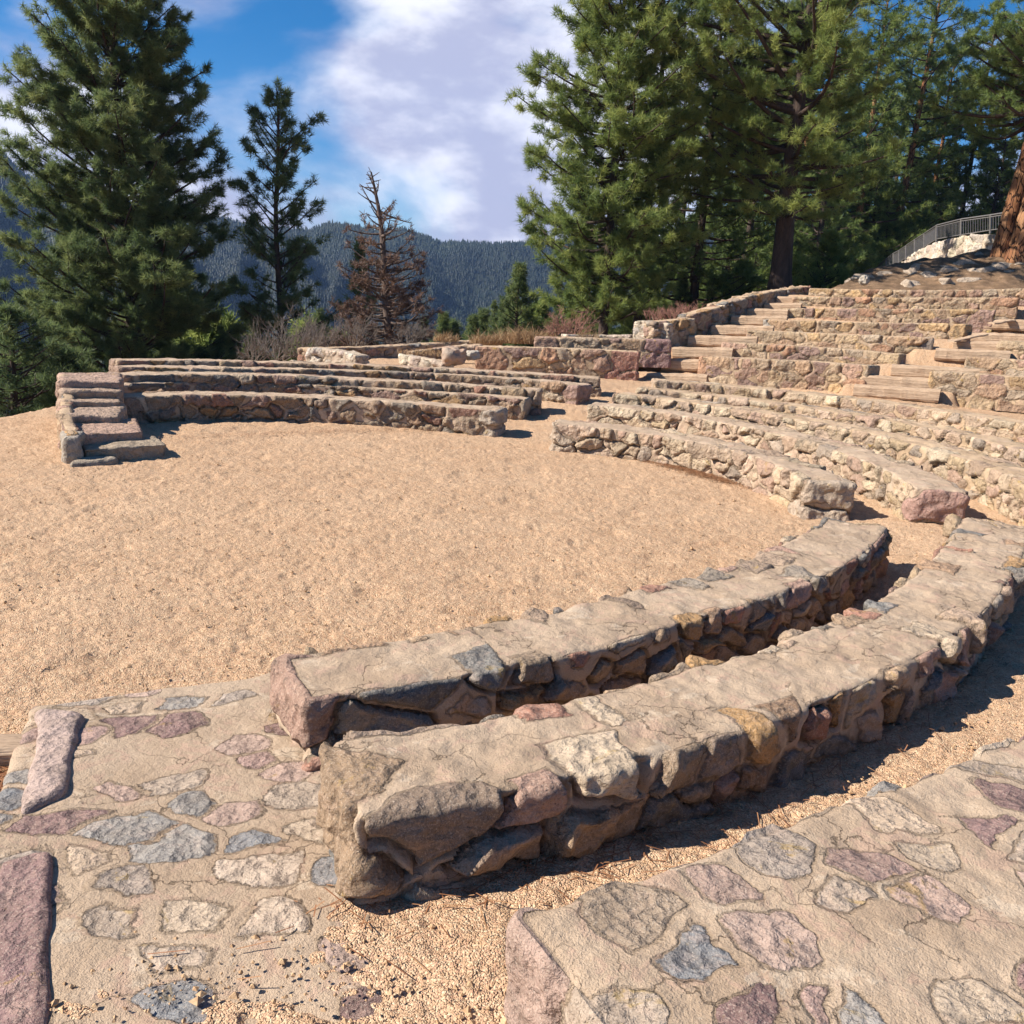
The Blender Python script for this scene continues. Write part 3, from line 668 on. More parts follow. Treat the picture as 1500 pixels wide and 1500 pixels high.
# side wall of the left stair, stepped
sw = thing('stepped_wall', 'rough stepped stone wall climbing along the left timber stair', 'wall', at_y(1000, 480, 25))
sp = [((958, 472), (1018, 466), 24.0, 24.7), ((1012, 462), (1062, 448), 24.8, 26.0), ((1055, 446), (1095, 437), 26.1, 27.2), ((1090, 436), (1130, 428), 27.3, 28.6), ((1126, 428), (1190, 419), 28.8, 31)]
for i, (a, b, y0, y1) in enumerate(sp):
    P = [at_y(*a, y0), at_y(*b, y1)]
    P = [P[0], (P[0]+P[1])/2, P[1]]
    masonry(sw, P, float(P[0][2])-.75, .42, .035, 700+i, stone=(.4, .25), amp=.08, mats=M_stone_far, out_sign=1, split=False, names=('wall_section',), endbig=False)
ww = thing('wall_end', 'pale whitewashed-looking stone wall end in front of the red brush', 'wall', at_y(950, 490, 25))
P = [at_y(927, 471, 24.6), at_y(952, 470, 24.3), at_y(980, 474, 24.0)]
masonry(ww, P, float(P[1][2])-.75, .5, .035, 730, stone=(.22, .13), amp=.035, mats=M_pale, pal=PAL_PALE, split=False, names=('masonry',), endbig=False, mortar=.02)

# terrace walls at the far left
def low_wall(name, label, px, Y, h, w, seed, group=None, mat=M_pale, pal=PAL_PALE, stone=(.3, .2), sign=1):
    P = [at_y(x, y, Yy) for (x, y), Yy in zip(px, Y)]
    t = thing(name, label, 'wall', P[0]-np.array([0, 0, h]), group)
    masonry(t, P, (lambda X, Y_, P=P, h=h: np.full(len(X), np.mean([p[2] for p in P])-h)), w, .04, seed, stone=stone, amp=.05, mats=mat, pal=pal, out_sign=sign, split=False, names=('masonry',), endbig=False, mortar=.02)
low_wall('retaining_wall', 'low pale stone wall with a white end stone at the left of the sandy terrace', [(448, 510), (470, 511), (495, 514), (520, 521)], [21.6, 21.4, 21.2, 20.9], .6, .4, 750)
low_wall('parapet_wall', 'thin rim of flat stones along the back edge of the sandy terrace', [(452, 510), (500, 510), (560, 508), (625, 503), (700, 498), (735, 496)], [22.3, 23.2, 24.2, 25, 25.4, 25.5], .45, .4, 751, mat=M_stone_far, pal=PAL, stone=(.45, .2))
low_wall('bed_wall', 'curved low stone edging of the dry planting bed on the terrace', [(584, 519), (610, 523), (632, 527), (650, 533)], [21.6, 21.2, 20.9, 20.6], .35, .3, 752)
low_wall('bed_edging', 'line of small flat stones behind the dry planting bed', [(605, 515), (640, 511), (670, 508), (705, 504)], [22.3, 23.2, 23.8, 24.0], .2, .25, 753, mat=M_stone_far, pal=PAL)
low_wall('low_wall', 'low pale line of stones left of the white wall end, behind the benches', [(830, 490), (880, 491), (925, 490)], [25.0, 25.2, 25.0], .35, .3, 754)

# ------------------------------------------------------------------ boulders
def on_ground(px, py):
    d = ray(px, py); d = d/d[1]
    Y = np.linspace(8, 60, 2600); P = np.array([0, 0, CAMH])+d*Y[:, None]
    h = np.where(P[:, 2] < zg(P[:, 0], P[:, 1]))[0]
    return P[h[0]] if len(h) else np.array([P[1250][0], P[1250][1], zg(P[1250][0], P[1250][1])])
def boulder(label, pos, size, seed, mat, name='boulder', group=None, cat='rock', flat=.35):
    n = 22
    u = np.linspace(0, math.pi, n)[:, None]; v = np.linspace(0, 2*math.pi, 2*n, endpoint=False)[None]
    d = np.stack([np.sin(u)*np.cos(v), np.sin(u)*np.sin(v), np.cos(u)*np.ones_like(v)], -1)
    sg = np.sign(d)*np.abs(d)**.75
    rr = 1+.28*vnoise(d[..., 0]*1.3+seed, d[..., 1]*1.3, d[..., 2]*1.3, seed)+.12*fbm(d[..., 0]*3+seed, d[..., 1]*3, d[..., 2]*3, seed+3, 3)
    V = (sg*rr[..., None]*np.array(size)*.55).reshape(-1, 3); m = 2*n
    i = np.arange(n-1)[:, None]*m; j = np.arange(m)[None]; j2 = (j+1) % m
    F = np.stack([i+j, i+m+j, i+m+j2, i+j2], -1).reshape(-1, 4)
    o = mesh_np(name, V, F, mat); o.location = [float(x) for x in pos]; o.rotation_euler = (0, 0, seed*1.7)
    return tag(o, label, cat, group)
boulder('round pinkish boulder at the right end of the dry planting bed', at_y(664, 522, 20.8), (.55, .5, .42), 3, M_rock)
boulder('small dark rock beside the round boulder on the terrace', at_y(692, 521, 21.3), (.28, .3, .22), 4, M_greyrock)
boulder('pale grey rock at the edge of the gravel left of the far staircase', at_y(52, 632, 13.9), (.55, .5, .14), 5, M_greyrock)
boulder('light round rock beside the yellow shrub left of the far staircase', at_y(76, 624, 14.1), (.25, .25, .2), 6, M_greyrock)
boulder('lone squarish rock on the sandy path above the highest bench', at_y(1266, 411, 31.5), (.26, .25, .3), 7, M_greyrock)
M_bankrock = mat_simple('bank_rock', (.30, .245, .20), (.42, .33, .25), 3.2, .06, c3=(.10, .075, .055))
rng = np.random.default_rng(5)
bank = [(1262, 417, 31), (1290, 414, 31), (1330, 412, 31), (1355, 410, 31), (1385, 408, 31), (1420, 407, 31), (1450, 406, 31), (1480, 407, 31), (1300, 408, 33), (1322, 406, 33), (1345, 401, 34), (1365, 397, 34.5), (1390, 392, 35), (1412, 396, 33.5), (1432, 386, 36), (1425, 372, 37), (1452, 398, 33), (1475, 400, 32.5), (1492, 396, 32), (1334, 398, 35), (1380, 402, 33.2)]
for i, (x, y, Y) in enumerate(bank):
    pr = on_ground(x, y)
    boulder('weathered grey rock among many on the dark bank above the highest bench', pr, (rng.uniform(.5, 1.2), rng.uniform(.4, .8), rng.uniform(.38, .75)), 20+i, M_bankrock, 'rock', 'rocks on the bank above the benches')

# ------------------------------------------------------------------ retaining wall and railing at the top right
wp = [(1298, 397), (1325, 381), (1354, 364), (1372, 354), (1408, 348), (1446, 342)]
wy = [60, 56, 52, 49, 46, 44]
P = [at_y(x, y, Y) for (x, y), Y in zip(wp, wy)]
t = thing('retaining_wall', 'pale rubble retaining wall under the metal railing at the top right', 'wall', P[3]-np.array([0, 0, 1.6]))
masonry(t, P, (lambda X, Y_: np.full(len(X), P[0][2]-1.0)), .5, .07, 800, stone=(.7, .5), amp=.10, mats=M_pale, pal=PAL_PALE, out_sign=1, split=False, names=('masonry',), endbig=False, mortar=.05)
fp = [((1272, 408), (1266, 402), 63), ((1286, 404), (1284, 391), 61.5), ((1298, 397), (1298, 379), 60), ((1309, 391), (1309, 371), 58.5), ((1317, 386), (1317, 367), 57), ((1327, 379), (1327, 360), 55.7), ((1340, 372), (1340, 351), 54), ((1354, 363), (1354, 342), 52), ((1372, 352), (1372, 330), 49), ((1408, 346), (1408, 321), 46), ((1451, 339), (1451, 315), 44), ((1500, 333), (1500, 307), 42)]
rail = thing('metal_railing', 'grey metal railing with thin uprights climbing behind the big orange trunk', 'railing', at_y(1372, 352, 49))
o3 = np.array(rail.location)
bots = [at_y(*b, Y) for b, t_, Y in fp]; tops = [at_y(*t_, Y) for b, t_, Y in fp]
for b, tp in zip(bots, tops):
    q = Tubes(); q.add([b-o3-np.array([0, 0, .1]), tp-o3], .05, 6); q.build('post', M_metal, rail)
for k in range(len(bots)-1):
    q = Tubes()
    for f0 in (.08, .88, 1.0):
        q.add([bots[k]+(tops[k]-bots[k])*f0-o3, bots[k+1]+(tops[k+1]-bots[k+1])*f0-o3], .035 if f0 == 1 else .026, 5)
    L = np.linalg.norm(bots[k+1]-bots[k]); n = max(2, int(L/.16))
    for i in range(1, n):
        a = bots[k]+(bots[k+1]-bots[k])*i/n; b = tops[k]+(tops[k+1]-tops[k])*i/n
        q.add([a+(b-a)*.08-o3, a+(b-a)*.88-o3], .016, 4)
    q.build('rail_panel', M_metal, rail)

# ------------------------------------------------------------------ trees
def tuft_mesh(centers, dirs, length, width, k, tints, rng, spread=.95, droop=0.):
    n = len(centers)
    d = dirs/np.linalg.norm(dirs, axis=1)[:, None]
    r = rng.normal(size=(n, k, 3)); r /= np.linalg.norm(r, axis=2)[..., None]
    nd = d[:, None]*(1-.3*spread)+r*spread; nd[..., 2] -= droop; nd /= np.linalg.norm(nd, axis=2)[..., None]
    s = np.cross(nd, rng.normal(size=(n, k, 3))); s /= np.linalg.norm(s, axis=2)[..., None]+1e-9
    ln = length*rng.uniform(.7, 1.15, (n, k, 1))
    c = centers[:, None]+d[:, None]*rng.uniform(-.35, .25, (n, k, 1))*length
    V = np.stack([c-s*width/2, c+s*width/2, c+nd*ln*.6+s*width*.42, c+nd*ln], 2)
    V = V.reshape(-1, 3)
    F = np.arange(len(V)).reshape(-1, 4)
    T = np.repeat(np.clip(tints[:, None]+rng.normal(0, .07, (n, k)), 0, 1), 4, axis=1).ravel()
    return V, F, T

def pine_parts(seed, H, cb, Rmax, nbr, prof, tuft=.22, dens=1.0, wdt=.019, k=18, trunk_r=.2, lean=(0, 0), side=None, up=.25, tint=.45, bare_low=False, tw=1.0, sag=.12, dead=False):
    """returns trunk Tubes, limb Tubes, (V,F,T) of needles in local coordinates"""
    rng = np.random.default_rng(seed)
    n = 14; hs = np.linspace(0, H, n)
    wob = np.stack([vnoise(hs*.25, 0*hs, 0*hs, seed)*.12*hs/H*2, vnoise(hs*.25, 0*hs+5, 0*hs, seed)*.12*hs/H*2], -1)
    tp = np.stack([hs/H*lean[0]+wob[:, 0], hs/H*lean[1]+wob[:, 1], hs], -1)
    tr = trunk_r*(1-hs/H)**.75+.02; tr[0] *= 1.3; tr[1] *= 1.05
    T = Tubes(); T.add(tp, tr, 10)
    B = Tubes(); B.add(tp[1:], tr[1:]*.5, 5); cen = []; dr = []; tn = []
    ga = 2.39996; az = rng.uniform(0, 6.28)
    for i in range(nbr):
        f = (i+rng.uniform(0, 1))/nbr
        h = H*(cb+(1-cb)*f**.92*.985)
        az += ga+rng.normal(0, .45)
        L = Rmax*prof(f)*rng.uniform(.5, 1.2)
        if side is not None: L *= 1+side[2]*max(-.7, math.cos(az-math.atan2(side[1], side[0])))
        if dead and f > .55:
            if rng.random() < .5: continue
            L *= rng.uniform(.6, 1.7)
        if L < .15: L = .15
        base = np.array([np.interp(h, hs, tp[:, 0]), np.interp(h, hs, tp[:, 1]), h])
        el = up*(.2+1.5*f)+rng.normal(0, .35 if dead and f > .55 else .12)
        m = 7; s = np.linspace(0, 1, m)
        hd = np.array([math.cos(az), math.sin(az), 0]); sd = np.array([-hd[1], hd[0], 0])
        cz = L*(math.sin(el)*s-sag*4*s*(1-s)*(1-f)+.10*s**2)
        pts = base+hd*(L*math.cos(el)*s)[:, None]+sd*(L*.10*np.sin(s*3+rng.uniform(0, 6))*s)[:, None]
        pts[:, 2] += cz
        br = max(.012, .085*trunk_r/.2*(L/Rmax)*.55+.012)
        B.add(pts, br*(1-s*.8)+.004, 5)
        # twigs
        ntw = max(3, int(L*4.2*tw))
        for q in range(ntw):
            u = rng.uniform(.22 if not bare_low else .4, 1.0)
            p0 = np.array([np.interp(u, s, pts[:, c]) for c in range(3)])
            sg = rng.choice([-1, 1]); tl_ = L*rng.uniform(.12, .36)*(1.15-u*.55)
            tdir = hd*rng.uniform(.35, 1.0)+sd*sg*rng.uniform(.4, 1.0)+np.array([0, 0, rng.uniform(-.15, .55)])
            tdir /= np.linalg.norm(tdir)
            mid = p0+tdir*tl_*.55+np.array([0, 0, -.04*tl_]); end = p0+tdir*tl_+np.array([0, 0, .12*tl_])
            B.add([p0, mid, end], [.012, .008, .005], 3)
            nt = max(1, int(rng.poisson(dens*(1.6+tl_*4.6))))
            tb = np.clip(rng.normal(tint, .17), 0, 1)
            if dead and (f > .74 or rng.random() < .70+.38*f): nt = 0
            for w in range(nt):
                e = max(.1, 1-abs(rng.normal(0, .28))*(w > 0))
                cen.append(p0+(end-p0)*e+rng.normal(0, .075, 3)); dr.append(tdir+np.array([0, 0, .35])+rng.normal(0, .35, 3)); tn.append(tb+rng.normal(0, .08))
        for w in range(0 if dead and f > .74 else max(1, int(2*dens))):
            cen.append(pts[-1]+rng.normal(0, .06, 3)); dr.append(hd+np.array([0, 0, .5])); tn.append(tint+.15)
    if not dead:
        for w in range(6): cen.append(tp[-1]+rng.normal(0, .1, 3)-np.array([0, 0, .1*w])); dr.append(np.array([0, 0, 1.])+rng.normal(0, .3, 3)); tn.append(tint)
    return T, B, tuft_mesh(np.array(cen), np.array(dr), tuft, wdt, k, np.array(tn), rng)

def pine(name, label, pos, seed, mats=None, group=None, cat='tree', bark=None, **kw):
    t = thing(name, label, cat, pos, group)
    T, B, (V, F, A) = pine_parts(seed, **kw)
    T.build('trunk', bark or M_bark, t); B.build('limbs', bark if bark is M_deadwood else M_bark, t)
    mesh_np('crown', V, F, mats or M_pine, t, False, {'tint': ('FLOAT', A)})
    return t
def copy_tree(o, pos, rz, s, label, group):
    c = o.copy(); COL.objects.link(c); c.location = [float(v) for v in pos]; c.rotation_euler = (0, 0, rz); c.scale = (s, s, s*1.0)
    c['label'] = label
    if group: c['group'] = group
    for ch in o.children:
        d = ch.copy(); COL.objects.link(d); d.parent = c
    return c
def bz(px, py, Y):
    p = at_y(px, py, Y); p[2] = min(p[2], float(zg(p[0], p[1])))-.2; return p
def base_of(px, Y, sink=.2):
    p = at_y(px, 500, Y); p[2] = float(zg(p[0], p[1]))-sink; return p
def lean_to(base, px_top, py_top):
    """horizontal offset that brings the top over that pixel at the same depth, and the height"""
    q = at_y(px_top, py_top, base[1]); return (q[0]-base[0], 0), q[2]-base[2]

full = lambda f: (1-f)**.55*(.55+.45*min(1, f*5))
roundp = lambda f: math.sqrt(max(0, 1-(f*1.02-.25)**2*1.35))*.95 if f > .1 else .8
conic = lambda f: (1-f)**.85+.04

b = base_of(200, 35); ln, H = lean_to(b, 165, -70)
pine('ponderosa_pine', 'huge broad full pine at the left, overhanging the far staircase', b, 1, H=H, cb=.07, Rmax=4.6, nbr=300, prof=lambda f: (1-f)**.26*(.9+.1*min(1, f*3)), trunk_r=.27, lean=ln, tuft=.27, dens=1.9, k=20, tint=.58, side=(-.3, -1, .1), up=.42, sag=.07)
b = base_of(416, 36); ln, H = lean_to(b, 402, 130)
pine('ponderosa_pine', 'slender sparse pine with upturned branch tips left of the dead tree', b, 2, H=H, cb=.10, Rmax=2.8, nbr=112, prof=lambda f: .95-.5*f if f < .85 else .5*(1-f)/.15+.1, trunk_r=.17, lean=ln, tuft=.26, dens=1.6, tint=.48, up=.5, sag=.05)
b = base_of(574, 29.5); ln, H = lean_to(b, 549, 252)
pine('dead_pine', 'dead pine with bare top and rusty brown needles in front of the mountain', b, 3, mats=M_brown, bark=M_deadwood, H=H, cb=.04, Rmax=1.75, nbr=190, prof=lambda f: (1-f)**.9*.95+.16, trunk_r=.16, lean=ln, tuft=.17, dens=2.2, tw=1.6, k=12, tint=.4, up=.2, sag=.10, dead=True)
# pines on the right
b = base_of(884, 36); ln, H = lean_to(b, 915, -110)
pine('ponderosa_pine', 'big spreading pine, its ragged left side against the cloud', b, 4, mats=M_pine2, H=H, cb=.16, Rmax=3.05, nbr=210, prof=lambda f: (.80+.28*math.sin(min(1, f*1.4)*math.pi)) if f < .75 else .80*((1-f)/.25)**.6, trunk_r=.20, lean=ln, tuft=.28, dens=1.4, k=20, tint=.64, side=(-1, -.5, .08))
b = base_of(932, 38.5); ln, H = lean_to(b, 985, -90)
pine('ponderosa_pine', 'dark-trunked pine close behind the white wall end', b, 5, mats=M_pine2, H=H, cb=.22, Rmax=2.6, nbr=84, prof=lambda f: .95-.3*f if f < .85 else .7*(1-f)/.15, trunk_r=.19, lean=ln, tuft=.28, dens=1.15, tint=.6)
b = base_of(1133, 36.5); ln, H = lean_to(b, 1172, 60)
b[2] = at_y(1133, 430, 36.5)[2]-.2; H += 1.0; H = at_y(1180, -110, 36.5)[2]-b[2]
pine('ponderosa_pine', 'tall pine with a thick dark trunk at the head of the stepped wall', b, 6, mats=M_pine2, H=H, cb=.24, Rmax=4.4, nbr=105, prof=lambda f: .9 if f < .8 else .9*(1-f)/.2+.1, trunk_r=.40, lean=ln, tuft=.28, dens=1.15, k=20, tint=.7, side=(-1, -.2, .3), sag=.05, up=.3)
# twin orange trunks at the right edge
b = at_y(1462, 392, 35); b[2] -= .2; q = at_y(1476, 40, 35)
pine('ponderosa_pine', 'left, shaded stem of the twin orange pines at the right edge, against the railing', b, 7, mats=M_pine2, bark=M_bark_red, H=q[2]-b[2], cb=.64, Rmax=3.4, nbr=60, prof=lambda f: 1-.4*f, trunk_r=.36, lean=(.35, 0), tuft=.22, dens=1.05, tint=.5)
b = at_y(1486, 394, 34.3); b[2] -= .2
pine('ponderosa_pine', 'right, sunlit stem of the twin orange pines at the right edge of the picture', b, 8, mats=M_pine2, bark=M_bark_red, H=q[2]-b[2]+.5, cb=.66, Rmax=3.6, nbr=56, prof=lambda f: 1-.4*f, trunk_r=.40, lean=(.55, 0), tuft=.22, dens=1.05, tint=.5)
# open-grown pines further back
GF = 'pines of the wood behind the upper seats'
b = bz(1243, 400, 66); f1 = pine('ponderosa_pine', 'back-row pine showing a thin orange trunk in a sky gap, left of the railing', b, 9, mats=M_pine2, bark=M_bark_red, group=GF, H=at_y(1250, -40, 66)[2]-b[2], cb=.22, Rmax=4.6, nbr=100, prof=lambda f: .95-.5*f, trunk_r=.28, lean=(.3, 0), tuft=.38, dens=.75, k=14, wdt=.036, tint=.52)
b = bz(1298, 385, 70); f2 = pine('ponderosa_pine', 'back-row pine with a sunlit red-brown trunk behind the foot of the railing', b, 10, mats=M_pine2, bark=M_bark_red, group=GF, H=at_y(1322, -60, 70)[2]-b[2], cb=.16, Rmax=4.8, nbr=110, prof=lambda f: .95-.5*f, trunk_r=.34, lean=(1.3, 0), tuft=.38, dens=.75, k=14, wdt=.036, tint=.5)
b = bz(1012, 470, 40); f3 = pine('ponderosa_pine', 'back-row pine filling the gap between the two dark trunks, right of centre', b, 11, mats=M_pine2, group=GF, H=at_y(1030, -20, 40)[2]-b[2], cb=.12, Rmax=3.1, nbr=110, prof=lambda f: (1-f)**.5, trunk_r=.2, lean=(.2, 0), tuft=.27, dens=1.0, k=11, wdt=.034, tint=.40)
b = bz(1400, 350, 74); f4 = pine('ponderosa_pine', 'broad dark pine behind the level stretch of railing', b, 12, mats=M_pine2, group=GF, H=at_y(1405, -10, 74)[2]-b[2], cb=.06, Rmax=5.4, nbr=120, prof=lambda f: (1-f)**.5, trunk_r=.25, lean=(.2, 0), tuft=.38, dens=1.1, k=14, wdt=.04, tint=.5)
spots = [(f3, 1085, 445, 46, 1.0, 'dark pine of the back row just left of the thick dark trunk'), (f3, 1192, 425, 60, 1.15, 'shaded pine of the back row just right of the thick dark trunk'),
         (f1, 1352, 370, 74, 1.0, 'back-row pine rising behind the curve of the railing'), (f4, 1495, 335, 72, 1.0, 'pine behind the twin orange stems at the right edge'),
         (f4, 1225, 390, 82, 1.0, 'far pine glimpsed behind the thin orange trunk'), (f4, 1120, 420, 74, .95, 'far pine glimpsed behind the thick dark trunk'), (f4, 985, 455, 66, .85, 'far dark pine low between the trunks behind the white wall end'),
         (f2, 1165, 420, 68, .95, 'back-row pine with orange trunk behind the long dark limbs'), (f4, 1300, 370, 90, 1.2, 'farthest pine closing the wood behind the red-brown trunk'), (f4, 870, 480, 66, .6, 'low far pine under the ragged spreading pine'),
         (f3, 1268, 395, 68, .85, 'full green pine just left of the red-brown trunk'), (f3, 1378, 352, 78, 1.0, 'full pine above the bend of the railing'), (f3, 1215, 405, 70, 1.0, 'full green pine between the thick dark trunk and the thin orange trunk'), (f4, 1060, 440, 64, .8, 'dim pine low behind the long limbs'),
         (f3, 845, 490, 42, .55, 'small full pine at the left foot of the ragged spreading pine'), (f3, 1450, 345, 70, 1.1, 'dense pine just left of the twin orange stems')]
for i, (src, px, py, Y, s, lab) in enumerate(spots):
    copy_tree(src, bz(px, py, Y), 1.3+i*1.9, s, lab, GF)
# young pines
GY = 'young pines below the big trees'
def young(label, px, py, Y, top, R, seed, mats=M_pine):
    b = bz(px, py, Y)
    return pine('young_pine', label, b, seed, mats=mats, group=GY, H=at_y(px, top, Y)[2]-b[2], cb=.04, Rmax=R, nbr=90, prof=lambda f: (1-f)**.8+.06, trunk_r=.08, tuft=.24, dens=1.3, k=13, wdt=.026, tint=.58, up=.4, sag=.04)
y1 = young('pointed young pine right of the dry grass, its tip against the far hill', 757, 500, 40, 388, 1.5, 31)
y2 = young('young pine half hidden behind the dead brown pine', 528, 505, 37, 352, 1.7, 32)
y3 = young('sunlit young pine under the thick dark trunk', 1205, 418, 40, 340, 1.9, 33, M_pine2)
ys = [(y1, 650, 500, 46, 452, 'small pine just right of the dead brown pine'), (y1, 688, 500, 44, 456, 'small pine left of the dry grass, in front of the hill'), (y2, 722, 505, 47, 436, 'bushy small pine behind the dry grass'),
      (y2, 815, 500, 42, 405, 'young pine leaning on the foot of the ragged pine'), (y3, 790, 505, 44, 428, 'rounded young pine behind the reddish brush'), (y3, 1262, 405, 64, 340, 'young pine at the low end of the railing'), (y3, 1160, 428, 42, 360, 'young pine right beside the thick dark trunk'),
      (y3, 1085, 440, 40, 370, 'low young pine behind the upper steps of the stepped wall'), (y2, 1040, 455, 40, 400, 'low dark young pine behind the middle of the stepped wall'), (y1, 990, 475, 40, 395, 'low young pine behind the red brush'), (y3, 1330, 372, 70, 290, 'bright young pine above the railing curve'),
      (y2, 470, 515, 40, 445, 'low green pine between the slender pine and the dead pine'), (y2, 618, 510, 42, 460, 'low green pine behind the right skirt of the dead pine'), (y3, 1235, 405, 62, 318, 'tall young pine in front of the thin orange trunk'), (y3, 935, 480, 43, 405, 'dusky young pine behind the white wall end'),
      (y1, 705, 505, 56, 446, 'distant small pine over the left grass clumps'), (y1, 668, 505, 58, 462, 'distant low pine to the right of the dead pine'), (y1, 738, 505, 52, 424, 'narrow pine left of the pointed young pine'), (y2, 860, 490, 44, 430, 'shaded young pine under the ragged pine'),
      (y2, 250, 540, 44, 440, 'shadowed low pine right of the trunk of the huge pine'), (y3, 325, 540, 41, 432, 'low pine left of the slender pine'), (y2, 372, 535, 40, 452, 'low pine at the left foot of the slender pine'), (y3, 448, 520, 44, 440, 'low pine at the right foot of the slender pine')]
for i, (src, px, py, Y, top, lab) in enumerate(ys):
    b = bz(px, py, Y)
    H0 = max(v.co.z for v in src.children[0].data.vertices)
    copy_tree(src, b, i*2.3, (at_y(px, top, Y)[2]-b[2])/H0, lab, GY)
# foliage low on the left
pine('bushy_pine', 'low bushy pine filling the left edge below the huge pine', bz(20, 655, 20.5), 41, H=5.0, cb=.02, Rmax=2.4, nbr=90, prof=lambda f: (1-f)**.6, trunk_r=.12, tuft=.21, dens=1.0, tint=.42, up=.3)
pine('bushy_pine', 'dark low pine right behind the far staircase', bz(112, 640, 22.5), 42, H=3.9, cb=.02, Rmax=2.0, nbr=70, prof=lambda f: (1-f)**.6, trunk_r=.1, tuft=.21, dens=1.0, tint=.36, up=.3)
pine('bushy_pine', 'low pine under the right side of the huge left pine, behind the topmost far bench', bz(318, 560, 30), 43, H=2.6, cb=.02, Rmax=2.2, nbr=60, prof=lambda f: (1-f)**.5, trunk_r=.09, tuft=.21, dens=1.0, tint=.40, up=.3)
pine('bushy_pine', 'taller pine at the far left edge, left of the huge pine', bz(-45, 640, 27), 44, H=6.2, cb=.02, Rmax=2.3, nbr=90, prof=lambda f: (1-f)**.6, trunk_r=.14, tuft=.23, dens=1.0, tint=.42, up=.3)

# ------------------------------------------------------------------ shrubs, grass, litter
def shrub(label, pos, H, R, n, seed, mat=M_twig, name='bare_shrub', group='bare shrubs behind the benches', leaf=None):
    rng = np.random.default_rng(seed); t = thing(name, label, 'shrub', pos, group); q = Tubes()
    def grow(p, d, L, r, lev):
        m = 4; s = np.linspace(0, 1, m)
        bend = rng.normal(0, .18, 3)
        pts = p+d*(L*s)[:, None]+bend*(L*s**2)[:, None]
        q.add(pts, r*(1-.6*s), 3)
        if lev < 3:
            for k in range(rng.integers(2, 5)):
                u = rng.uniform(.35, 1); pp = p+d*L*u+bend*L*u*u
                dd = d+rng.normal(0, .5, 3)+np.array([0, 0, .12]); dd /= np.linalg.norm(dd)
                grow(pp, dd, L*rng.uniform(.4, .7), r*.6, lev+1)
    for i in range(n):
        a = rng.uniform(0, 6.28); e = rng.uniform(.5, 1.3)
        d = np.array([math.cos(a)*math.cos(e), math.sin(a)*math.cos(e), math.sin(e)])
        grow(np.array([math.cos(a)*R*.3*rng.random(), math.sin(a)*R*.3*rng.random(), 0]), d, H*rng.uniform(.4, .7), .014, 0)
    q.build('branches', mat, t)
    return t
M_redtwig = mat_simple('reddish_twig', (.28, .13, .10), (.38, .22, .16), 6, .004)
for i, (px, py, Y, H, mat, lab) in enumerate([
    (405, 527, 24.5, 1.0, M_twig, 'grey leafless shrub at the left, below the slender pine'), (440, 524, 24.5, 1.15, M_twig, 'grey leafless shrub just left of the white terrace wall'),
    (478, 512, 25.5, .95, M_twig, 'grey leafless shrub over the left end of the terrace wall'), (520, 508, 27, .9, M_twig, 'leafless shrub at the left foot of the dead pine'),
    (600, 506, 28, .8, M_twig, 'leafless shrub at the right foot of the dead pine'), (370, 530, 25, .8, M_twig, 'leafmost leafless shrub behind the far bench rows'.replace('leafmost', 'leftmost')),
    (838, 494, 25.5, .75, M_redtwig, 'reddish leafless brush above the left end of the short purple-ended bench'), (815, 496, 25.8, .55, M_redtwig, 'small reddish twigs beside the dry grass'),
    (985, 468, 26.0, .38, M_redtwig, 'low red brush on top of the stepped wall beside the white wall end'), (1010, 462, 26.6, .35, M_redtwig, 'low red brush behind the first section of the stepped wall'), (960, 470, 26.0, .35, M_redtwig, 'low red brush behind the white wall end')]):
    shrub(lab, at_y(px, py, Y), H*1.15, .9, 22, 900+i, mat)
def grass_clump(label, pos, H, R, n, seed, mat=M_grass, name='dry_grass_clump', group='dry grass clumps behind the terrace'):
    rng = np.random.default_rng(seed)
    a = rng.uniform(0, 6.28, n); rr = R*np.sqrt(rng.random(n))
    c = np.stack([np.cos(a)*rr, np.sin(a)*rr*.7, 0*a], -1)
    d = np.stack([rng.normal(0, .30, n), rng.normal(0, .30, n), np.ones(n)], -1); d /= np.linalg.norm(d, axis=1)[:, None]
    L = (H*np.clip(rng.normal(.62, .27, n), .15, 1.35)*(1.15-.5*rr/R))[:, None]
    s = np.cross(d, rng.normal(size=(n, 3))); s /= np.linalg.norm(s, axis=1)[:, None]; w = .004
    bend = np.stack([rng.normal(0, .25, n), rng.normal(0, .25, n), -.12*np.ones(n)], -1)
    w = .006
    V = np.stack([c-s*w, c+s*w, c+d*L*.55+bend*L*.2+s*w, c+d*L*.55+bend*L*.2-s*w, c+d*L+bend*L+s*.002, c+d*L+bend*L-s*.002], 1).reshape(-1, 3)
    T = np.repeat(rng.random(n), 6); k6 = np.arange(n)[:, None]*6
    o = mesh_np(name, V, np.concatenate([k6+[0, 1, 2, 3], k6+[3, 2, 4, 5]]), mat, None, False, {'tint': ('FLOAT', T)}); o.location = [float(v) for v in pos]
    return tag(o, label, 'grass', group)
gl = [(706, 503, .55, 'pale dry grass at the left end of the row behind the terrace'), (728, 502, .6, 'dry grass clump second from the left behind the terrace'), (746, 503, .8, 'tall golden grass clump above the pale bench, left of the middle'), (764, 503, .9, 'tallest golden grass clump behind the red-ended bench'),
      (782, 503, .8, 'golden grass clump just left of the reddish brush'), (800, 501, .55, 'short golden grass beside the reddish brush'), (860, 498, .5, 'short dry grass right of the reddish brush'), (653, 500, .5, 'lone orange grass clump right of the dead pine')]
for i, (px, py, H, lab) in enumerate(gl):
    grass_clump(lab, at_y(px, py, 25.2+.2*(i % 3)), H*.72, .36, 420, 940+i)
M_yel = mat_needles('yellow_leaves', (.16, .12, .03), (.30, .22, .05), (.42, .32, .09))
